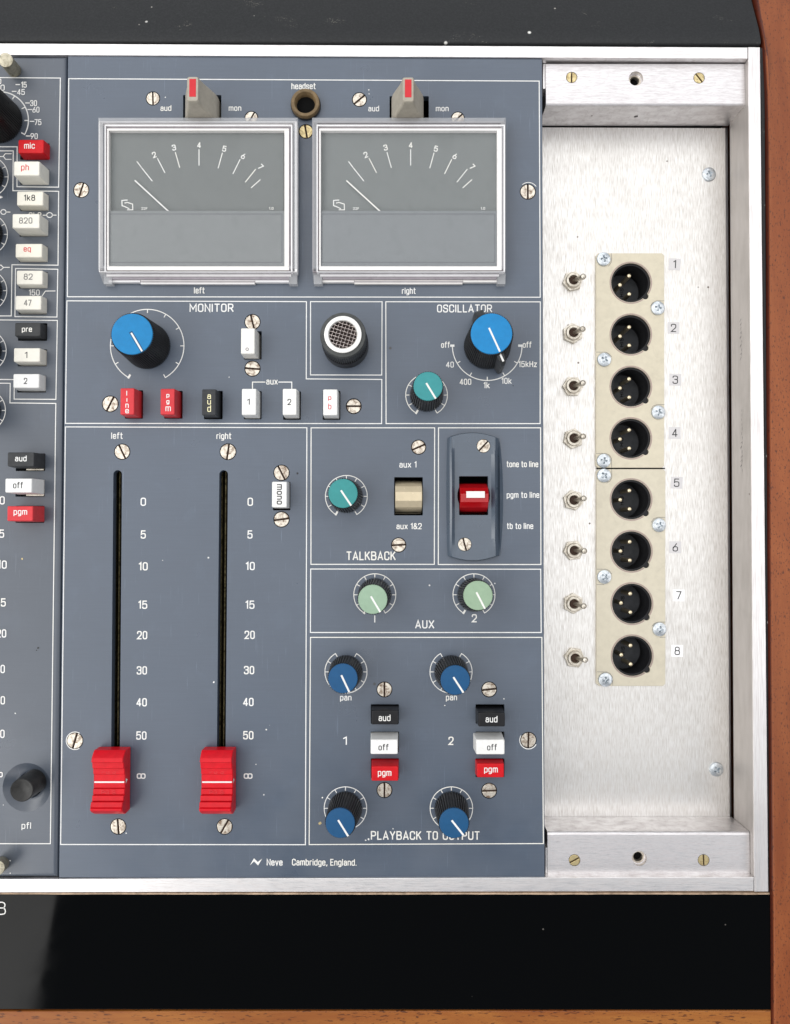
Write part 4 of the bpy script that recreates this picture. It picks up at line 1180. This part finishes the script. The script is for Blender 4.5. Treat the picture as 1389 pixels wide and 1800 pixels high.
# ================================================================== FADERS
def fader(label, cx, shift):
    base = W(cx, 1370, 0)
    prof = [(1317.5,20),(1318.2,26),(1323,31.5),(1333,38.5),(1340,40.3),(1341,36.0),(1343,36.2),(1350.5,34.6),(1351.4,31.2),(1353,31.4),(1360.5,30.8),(1361.4,28.0),(1363,28.2),(1371.5,28),(1378,28),(1384.6,28.2),(1385.4,26.8),(1387,30.4),(1396,31.2),(1397,29.2),(1399,34.0),(1407.5,35.6),(1408.4,33.4),(1410.6,39.0),(1419,42.6),(1420,40.8),(1422,43.8),(1425,43),(1428,38),(1430.5,26)]
    o = thing('fader', label, 'fader', base, 'red faders at the bottom of their slots')
    P = [(W(0, y, h).y - base.y, h) for y, h in prof]
    yb0, yb1 = P[0][0] + 1, P[-1][0] - 1
    ring2 = [(P[0][0], 3)] + P + [(P[-1][0], 3)]
    b = B()
    hw = 27.0; secs = []
    for (x, f, dz) in ((-hw, 1, -1.3), (-hw + 1.2, 1, 0), (hw - 1.2, 1, 0), (hw, 1, -1.3)):
        secs.append([(x, y, z + (dz if z > 4 else 0)) for y, z in ring2])
    b.loft(secs)
    put('fader_cap', b.mesh('fader_cap', M['fader_red'], 20), o)
    # white index line over the waist and down the side
    y = W(0, 1374.8, 28.5).y - base.y
    b = B(); b.box(-25.4, 25.4, y - 1.25, y + 1.25, 27, 28.7)
    b.v += [(27.15, y - 3.5, 25.5), (27.15, y + 5.5, 25.5), (27.15, y + 1, 16)]; b.f.append((len(b.v) - 3, len(b.v) - 2, len(b.v) - 1)); b.m.append(0)
    put('index_line', b.mesh('index_line', M['white'], smooth=False), o)
    # stem through the slot and faint moulded lettering
    b = B(); b.box(-4, 4, -20, 20, -40, 6); put('stem', b.mesh('stem', M['black']), o)
    for (py, h) in ((1357, 31.3), (1393, 31.5)):
        me = word('PG S', 24, 7, 1.0, 'lettering', M['pinkred']); yy = W(0, py + 3, h).y - base.y
        e = put('lettering', me, o, (0, yy, h + 0.25)); e.rotation_euler = (math.radians(8 if py < 1370 else -8) * -1, 0, 0)
    return o
fader('red fader cap with white line at the foot of the left slot', 202.8, 0)
fader('red fader cap with white line at the foot of the right slot', 388.3, 0)

# ================================================================== ROCKERS
def rocker(o, x0, x1, y0, y1, mat, R=32, zc=-16, facets=(-78, -58, -36, -13, 14, 38, 60, 78), name='rocker_body'):
    cy = (y0 + y1) / 2; hh = (y1 - y0) / 2
    Rr = hh / math.sin(math.radians(74))
    arc = [(cy + Rr * math.sin(math.radians(a)), zc + R * math.cos(math.radians(a))) for a in facets]
    sec = [(arc[0][0], -40)] + arc + [(arc[-1][0], -40)]
    b = B(); e = 1.0
    secs = []
    for x, k in ((x0, 1), (x0 + e, 0), (x1 - e, 0), (x1, 1)):
        secs.append([(x, y * 1.0, z - k * (0.9 if z > -39 else 0)) for y, z in sec])
    b.loft(secs)
    ox, oy = o.location.x / K, o.location.y / K
    b.v = [(x - ox, y - oy, z) for x, y, z in b.v]
    return put(name, b.mesh(name, M[mat], 12), o)
c = W(718, 872, 0)
o = thing('rocker_switch', 'beige rocker switch between the marks aux 1 and aux 1&2', 'rocker switch', c)
q = pxrect(694.8, 843.5, 742.2, 901, 8); rocker(o, *q, 'rocker', 64, -48, (-84, -62, -40, -16, 14, 36, 60, 84))
# red rocker with white bar under a cast guard
c = W(835, 872, 0)
o = thing('rocker_switch', 'glossy red rocker switch with a white bar inside the raised guard', 'rocker switch', c)
M['rocker_red'] = mat_plastic("rocker_red", (0.40, 0.004, 0.007), 0.12, 0.06, 0.6)
q = pxrect(808.5, 846.5, 858.5, 902, 20); rk = rocker(o, *q, 'rocker_red', 62, -32, (-82, -58, -38, -17, 12, 36, 60, 82))
a = W(820, 863.5, 31); d = W(852.5, 875, 31)
b = B(); b.box(a.x - c.x, d.x - c.x, d.y - c.y, a.y - c.y, 26, 30.9, 0.4); put('white_bar', b.mesh('white_bar', M['ivory']), o)
# guard
gx0, gx1 = W(791.5, 872, 14).x, W(871.0, 872, 14).x
n = 36; cu = B(); b = B(); rings = []
yt, yb_ = W(830, 770.5, 12).y, W(830, 975.5, 12).y
xm = (gx0 + gx1) / 2
def outx(f, side):  # outer foot swells in the middle
    sw = math.sin(math.pi * f) ** 0.7
    return (gx0 - 4 - 2.0 * sw) if side < 0 else (gx1 + 9.0 + 7.0 * sw)
for i in range(n + 1):
    f = i / n; y = yb_ + (yt - yb_) * f
    arch = math.sin(math.pi * f) ** 0.75
    zt = 12.0; zl = 12 + 5 * arch
    rings.append([(outx(f, -1), y, -0.5), (outx(f, -1) + 0.5, y, 2), (gx0 - 1, y, 8 + 13 * arch), (gx0 + 2.5, y, 11 + 12 * arch), (gx0 + 8, y, zt)] + [(gx0 + 8 + (gx1 - 7 - gx0 - 8) * k / 8, y, zt) for k in range(1, 8)] + [
                  (gx1 - 7, y, zt), (gx1 - 1.2, y, zt + 5 * arch + 0.6), (gx1 + 0.6, y, zt + 4 * arch), (gx1 + 7.5, y, 2.5), (gx1 + 9.0, y, 2.8 + 3.5 * arch), (outx(f, 1), y, -0.5)])
# arced ends: extra rings that bulge beyond
def end_ring(sign, t):
    y0 = yt if sign > 0 else yb_
    base = rings[-1] if sign > 0 else rings[0]
    out = []
    for (x, y, z) in base:
        k = 1 - min(1, abs((x - xm) / ((gx1 - gx0) / 2 + 4))) ** 2
        out.append((x, y0 + sign * (9.0 * k) * (1 if t == 0 else 1.0) + sign * (0 if t == 0 else 1.6), z if t == 0 else max(-0.5, z - 3.5 if t == 1 else -0.5)))
    return out
rings = [end_ring(-1, 2), end_ring(-1, 1), end_ring(-1, 0)] + rings[1:-1] + [end_ring(1, 0), end_ring(1, 1), end_ring(1, 2)]
b.loft(rings)
q = pxrect(807, 837, 858.5, 905.5, 12)
cu.loft([[(x, y, z) for x, y in rrect(*q, 1.5, 2)] for z in (-30, 40)])
p = W((q[0] + q[1]) / 2, 0)
xm2, ym2 = (q[0] + q[1]) / 2, (q[2] + q[3]) / 2
cu2 = B()
cu2.loft([[(xm2 + (q[1] - q[0]) / 2 * 1.19 * math.cos(2 * math.pi * k / 40) * (1 if z > 10 else 0.84), ym2 + 34 * math.sin(2 * math.pi * k / 40) * (1 if z > 10 else .8), z) for k in range(40)] for z in (5.0, 16, 40)])
for (sx, sy) in ((850,784),(817,957)):
    s = W(sx, sy, 12); cu.lathe([(12.2, 8), (12.2, 40)], 28, s.x, s.y, cap0=True)
gm = cut(cut(b.mesh('guard', M['guard'], 30), cu, 'g'), cu2, 'switch_guard')
guard = thing('switch_guard', 'blue grey curved guard plate with two screws round the red rocker', 'switch guard', me=gm)
add_screw(guard, 850, 784, 47, 11.5, 'nickel', 12); add_screw(guard, 817, 957, 105, 11.5, 'nickel', 12)

# ================================================================== LEVER SWITCHES
def lever(label, cx, cy):
    p = W(cx, cy, 0)
    o = thing('lever_switch', label, 'lever switch', p, 'grey lever switches over the meters')
    b = B()
    def sec(hx, hy, z, r=4, dy=0): return [(x, y + dy, z) for x, y in rrect(-hx, hx, -hy, hy, r, 5)]
    b.loft([sec(29, 24, -30), sec(28.5, 24, 4), sec(27, 23.4, 15), sec(21.5, 23, 30), sec(16, 22.6, 44), sec(11.5, 22.2, 58), sec(10.4, 22, 64), sec(10.0, 21.6, 67), sec(8.8, 20.4, 69)])
    put('lever_body', b.mesh('lever_body', M['greylever'], 45), o)
    b = B(); b.box(-5.6, 5.6, -13.6, 17.0, 66, 69.5, 0.3); put('red_insert', b.mesh('red_insert', M['tipred']), o)
    return o
lever('warm grey lever switch with red tip above the left meter', 356.5, 195)
lever('warm grey lever switch with red tip above the right meter', 716.5, 196)

# ================================================================== HEADSET SOCKET
p = W(538, 186.5, 0); q = W(536, 180.8, 12); qt = Vector((0, 0, 1)).rotation_difference((q - p).normalized())
o = thing('headset_socket', 'round brown socket under the word headset between the two meters', 'socket', p)
b = B(); b.lathe([(26.6, 0.1), (26.6, 4.5), (25.8, 5)], 48, cap1=False); put('socket_ring', b.mesh('socket_ring', M['black']), o)
b = B(); b.lathe([(25.5, 0.5), (25.5, 10.5), (24.2, 12.2), (20.5, 12.6), (19.2, 12.0), (17.2, 7), (16.4, 5), (16.2, -40)], 48, cap1=False); put('socket_tube', b.mesh('socket_tube', M['brown'], 40), o)
b = B(); b.lathe([(16.1, -20), (16.1, 0.6), (1, 0.7)], 32); put('socket_bore', b.mesh('socket_bore', M['void']), o)

# ================================================================== TALKBACK MICROPHONE
H = 74; p = W(608.3, 608, 0); q = W(603, 588.5, H); qt = Vector((0, 0, 1)).rotation_difference((q - p).normalized())
o = thing('talkback_microphone', 'round black microphone with silver ring and woven wire grille', 'microphone', p, quat=qt)
b = B(); b.lathe([(40, 0.3), (40, 28), (38.5, 30)], 56); put('microphone_base', b.mesh('microphone_base', M['black'], 40), o)
b = B(); N = 64
def kr(R, z, d=1.4): return [((R if j < 2 else R - d) * math.cos(2 * math.pi * (i + j / 4) / N), (R if j < 2 else R - d) * math.sin(2 * math.pi * (i + j / 4) / N), z) for i in range(N) for j in range(4)]
b.loft([kr(38.8, 29), kr(38.2, 64)]); put('knurled_body', b.mesh('knurled_body', M['charcoal'], 25), o)
b = B(); b.lathe([(37.8, 63), (38.4, 64), (38.6, 70), (37.2, 73.3), (31, 74.0), (30.5, 72)], 64, cap1=False)
put('collar', b.mesh('collar', mat_plastic("grey_collar", (0.075, 0.08, 0.08), 0.5, 0.2), 40), o)
b = B(); b.lathe([(31.2, 70), (31.2, 76.5), (30.4, 77.2), (24.6, 77.4), (23.2, 76), (22.8, 70)], 64, cap1=False)
put('silver_ring', b.mesh('silver_ring', principled("satin_silver", (0.78, 0.77, 0.74), 0.42, 0.85), 40), o)
b = B(); b.lathe([(23.4, 66), (23.4, 66.5), (1, 66.6)], 40); put('capsule', b.mesh('capsule', principled("capsule_dark", (0.02, 0.008, 0.005), 0.7)), o)
M['wire'] = principled("grille_wire", (0.62, 0.55, 0.52), 0.35, 1.0)
grille = put('wire_grille', None, o); pitch = 6.0; R = 23.3
for axis in (0, 1):
    for i in range(-4, 5):
        c0 = (i + 0.0) * pitch
        if abs(c0) > R - 1: continue
        L = math.sqrt(R * R - c0 * c0); pts = []; m = max(6, int(L * 2 / 1.3))
        for k in range(m + 1):
            s = -L + 2 * L * k / m
            zz_ = 72.4 + 1.0 * math.cos(math.pi * s / pitch) * (1 if (i + axis) % 2 else -1)
            pts.append((s, c0, zz_) if axis == 0 else (c0, s, zz_))
        b = B(); b.tube(pts, 0.72, 5)
        w = put('wire', b.mesh('wire', M['wire'], 60), grille); w.rotation_euler = (0, 0, 0)
grille.rotation_euler = (0, 0, math.radians(-17))

# ================================================================== METERS
def meter(label, dx, x0, x1, bx0, bx1, fl, fr):
    """x0,x1 outer shell; fl,fr left and right edge of the dial plate (photo)"""
    HB = 23.0
    cxm = W((x0 + x1) / 2, 350, 0)
    o = thing('level_meter', label, 'meter', cxm, 'pair of programme meters')
    def loc(v): return (v[0] - cxm.x, v[1] - cxm.y, v[2])
    def P3(u, v, z): return loc(W(u, v, z))
    def part(name, b, mat, parent=o, sharp=30, smooth=True):
        return put(name, b.mesh(name, mat, sharp, smooth), parent)
    def sl(x_0, y_0, x_1, y_1, z0, z1, bev=0.0, bb=None):
        b = bb or B(); poly = [P3(u, v, z1)[:2] for u, v in ((x_0, y_0), (x_1, y_0), (x_1, y_1), (x_0, y_1))]
        b.slab(poly, z0, z1, bev); return b
    # clear outer shell, flared to the panel at its foot
    b = B()
    top = [P3(x0, 207, HB), P3(x1, 207, HB), P3(x1, 474, HB), P3(x0, 474, HB)]
    bot = [P3(x0 + 4, 214, 0.2), P3(x1 - 1, 214, 0.2), P3(bx1, 499, 0.2), P3(bx0, 499, 0.2)]
    tin = [P3(x0 + 3, 210, HB + 2), P3(x1 - 3, 210, HB + 2), P3(x1 - 3, 472, HB + 2), P3(x0 + 3, 472, HB + 2)]
    tin2 = [P3(x0 + 9, 217, HB + 2), P3(x1 - 9, 217, HB + 2), P3(x1 - 9, 467, HB + 2), P3(x0 + 9, 467, HB + 2)]
    b.loft([bot, top, tin, tin2], cap0=False, cap1=False)
    part('outer_shell', b, M['acrylic'])
    # inner block that carries the plate
    b = sl(fl - 7, 221, fr + 9, 474, 0.4, 8); part('body', b, M['mpink'])
    # milky frames, painting the light refracted at the cover's edges as white
    def framebars(name, X0, Y0, X1, Y1, wl, wt, wr, wb, z0, z1, mat, bev=0.4):
        bb = B()
        sl(X0, Y0, X1, Y0 + wt, z0, z1, bev, bb); sl(X0, Y1 - wb, X1, Y1, z0, z1, bev, bb)
        sl(X0, Y0 + wt + .15, X0 + wl, Y1 - wb - .15, z0, z1, bev, bb); sl(X1 - wr, Y0 + wt + .15, X1, Y1 - wb - .15, z0, z1, bev, bb)
        return part(name, bb, mat)
    framebars('outer_glint_bezel', fl - 8.2, 218.8, fr + 15, 478, 2.0, 2.2, 2.4, 1.0, 8, HB + 4, M['mframe'])
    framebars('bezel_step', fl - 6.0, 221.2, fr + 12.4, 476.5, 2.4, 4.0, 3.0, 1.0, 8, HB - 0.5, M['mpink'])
    framebars('inner_glint_bezel', fl - 3.6, 225.6, fr + 9, 474.8, 2.8, 3.8, 8.0, 6.6, 8, HB + 2.5, M['mframe'])
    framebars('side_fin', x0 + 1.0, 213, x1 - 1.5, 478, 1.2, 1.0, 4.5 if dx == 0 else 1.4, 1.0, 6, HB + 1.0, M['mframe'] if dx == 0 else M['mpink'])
    # dial plate and lower cover
    ZF = 17.0
    b = sl(fl, 230.5, fr, 374, 9, ZF); face = part('dial_plate', b, M['face'])
    b = sl(fl - 3.2, 370.3, fr + 1.5, 467.4, 9, 22.5, 0.8); cov = part('lower_cover', b, M['face2'])
    def ln(pts, t, z, mat, name, parent=face, closed=False):
        b = B(); PP = [P3(u, v, z) for u, v in pts]; b.ribbon([(p[0], p[1]) for p in PP], t, z, closed)
        return part(name, b, mat, parent, smooth=False)
    ln([(fl + 1.2, 376.2), (fr - 3.2, 376.2), (fr - 3.2, 461), (fl + 1.2, 461)], 1.0, 22.7, M['groove'], 'cover_groove', cov, True)
    zt = ZF + 0.35
    for (a, c) in (((241,284),(248.5,294)),((249.5,295.3),(267.5,318)),((277,278.5),(289.8,303.3)),((308.5,268),(316,294.5)),((350,263),(350,290.5)),((391,269),(383.7,295.3)),((422,280.5),(409.8,305.3)),((449.5,297.5),(431.5,320)),((457.5,316),(441.8,330))):
        ln([(a[0] + dx, a[1]), (c[0] + dx, c[1])], 1.7, zt, M['white'], 'scale_mark')
    for (s, x, y, a) in (('2',273,277,20),('3',307,264.5,12),('4',350,260.3,0),('5',393.5,266.5,-12),('6',425.8,279.3,-22),('7',454.5,297,-45)):
        w_ = 7.0 * S(zt); me = word(s, w_, 10.8 * S(zt), 1.75, 'numeral', M['white'])
        p = P3(x + dx, y, zt + .03); put('numeral', me, face, p, math.radians(a))
    p = P3(254 + dx, 369, zt); put('lettering', word('22F', 11, 4.6, 0.8, 'lettering', M['white']), face, p)
    p = P3(477 + dx, 368.6, zt); put('lettering', word('1.0', 8, 4.6, 0.9, 'lettering', M['white']), face, p)
    # angular S emblem: white square corners round a dark S
    for pts, t in (([(224,351.6),(214.5,352.3),(214.7,361.5),(220,363.3),(227,366.8)], 1.7), ([(219.5,356.8),(224,355.8),(233.3,358.8),(233.6,368.8),(224,368.8)], 1.72)):
        ln([(u + dx, v) for u, v in pts], t, zt + (0.02 if t > 1.5 else 0.05), M['white'], 'emblem')
    # needle
    off = 0 if dx == 0 else 1.5
    b = B(); a = P3(237.5 + dx, 317.5 + off * .2, 20.5); c = P3(296.3 + dx, 371.5, 20.5)
    b.ribbon([a[:2], c[:2]], 2.4, 20.6); b.f.reverse(); part('needle', b, M['white'], smooth=False)
    # clear window
    b = sl(fl - 3, 231, fr + 2, 467, 25.6, 26.4); part('window', b, M['pane'])
    # stepped ledges at the foot
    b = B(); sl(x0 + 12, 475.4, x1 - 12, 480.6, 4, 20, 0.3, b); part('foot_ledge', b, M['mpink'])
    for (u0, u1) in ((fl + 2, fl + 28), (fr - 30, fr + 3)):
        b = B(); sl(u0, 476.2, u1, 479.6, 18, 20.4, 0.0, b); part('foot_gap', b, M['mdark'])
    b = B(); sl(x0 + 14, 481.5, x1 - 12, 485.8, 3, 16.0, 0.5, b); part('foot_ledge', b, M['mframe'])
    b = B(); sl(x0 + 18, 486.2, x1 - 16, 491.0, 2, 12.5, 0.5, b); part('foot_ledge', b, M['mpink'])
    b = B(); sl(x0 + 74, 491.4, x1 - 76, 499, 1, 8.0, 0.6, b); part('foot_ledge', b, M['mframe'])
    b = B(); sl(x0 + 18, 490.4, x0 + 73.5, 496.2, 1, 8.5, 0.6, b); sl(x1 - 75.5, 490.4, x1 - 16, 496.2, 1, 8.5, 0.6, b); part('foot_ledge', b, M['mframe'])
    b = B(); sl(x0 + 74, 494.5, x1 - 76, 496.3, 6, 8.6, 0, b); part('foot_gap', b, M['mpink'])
    for (u0, u1) in ((bx0, bx0 + 15), (bx1 - 15, bx1)):
        b = B(); sl(u0, 479, u1, 499.5, 1, 14, 1.5, b); part('corner_foot', b, M['acrylic'])
    return o
meter('left square meter with grey dial marked 2 to 7, above the word left', 0, 173, 524, 182, 522.5, 192, 499)
meter('right square meter with grey dial marked 2 to 7, above the word right', 372, 549, 889.5, 551.5, 889, 564.8, 873)
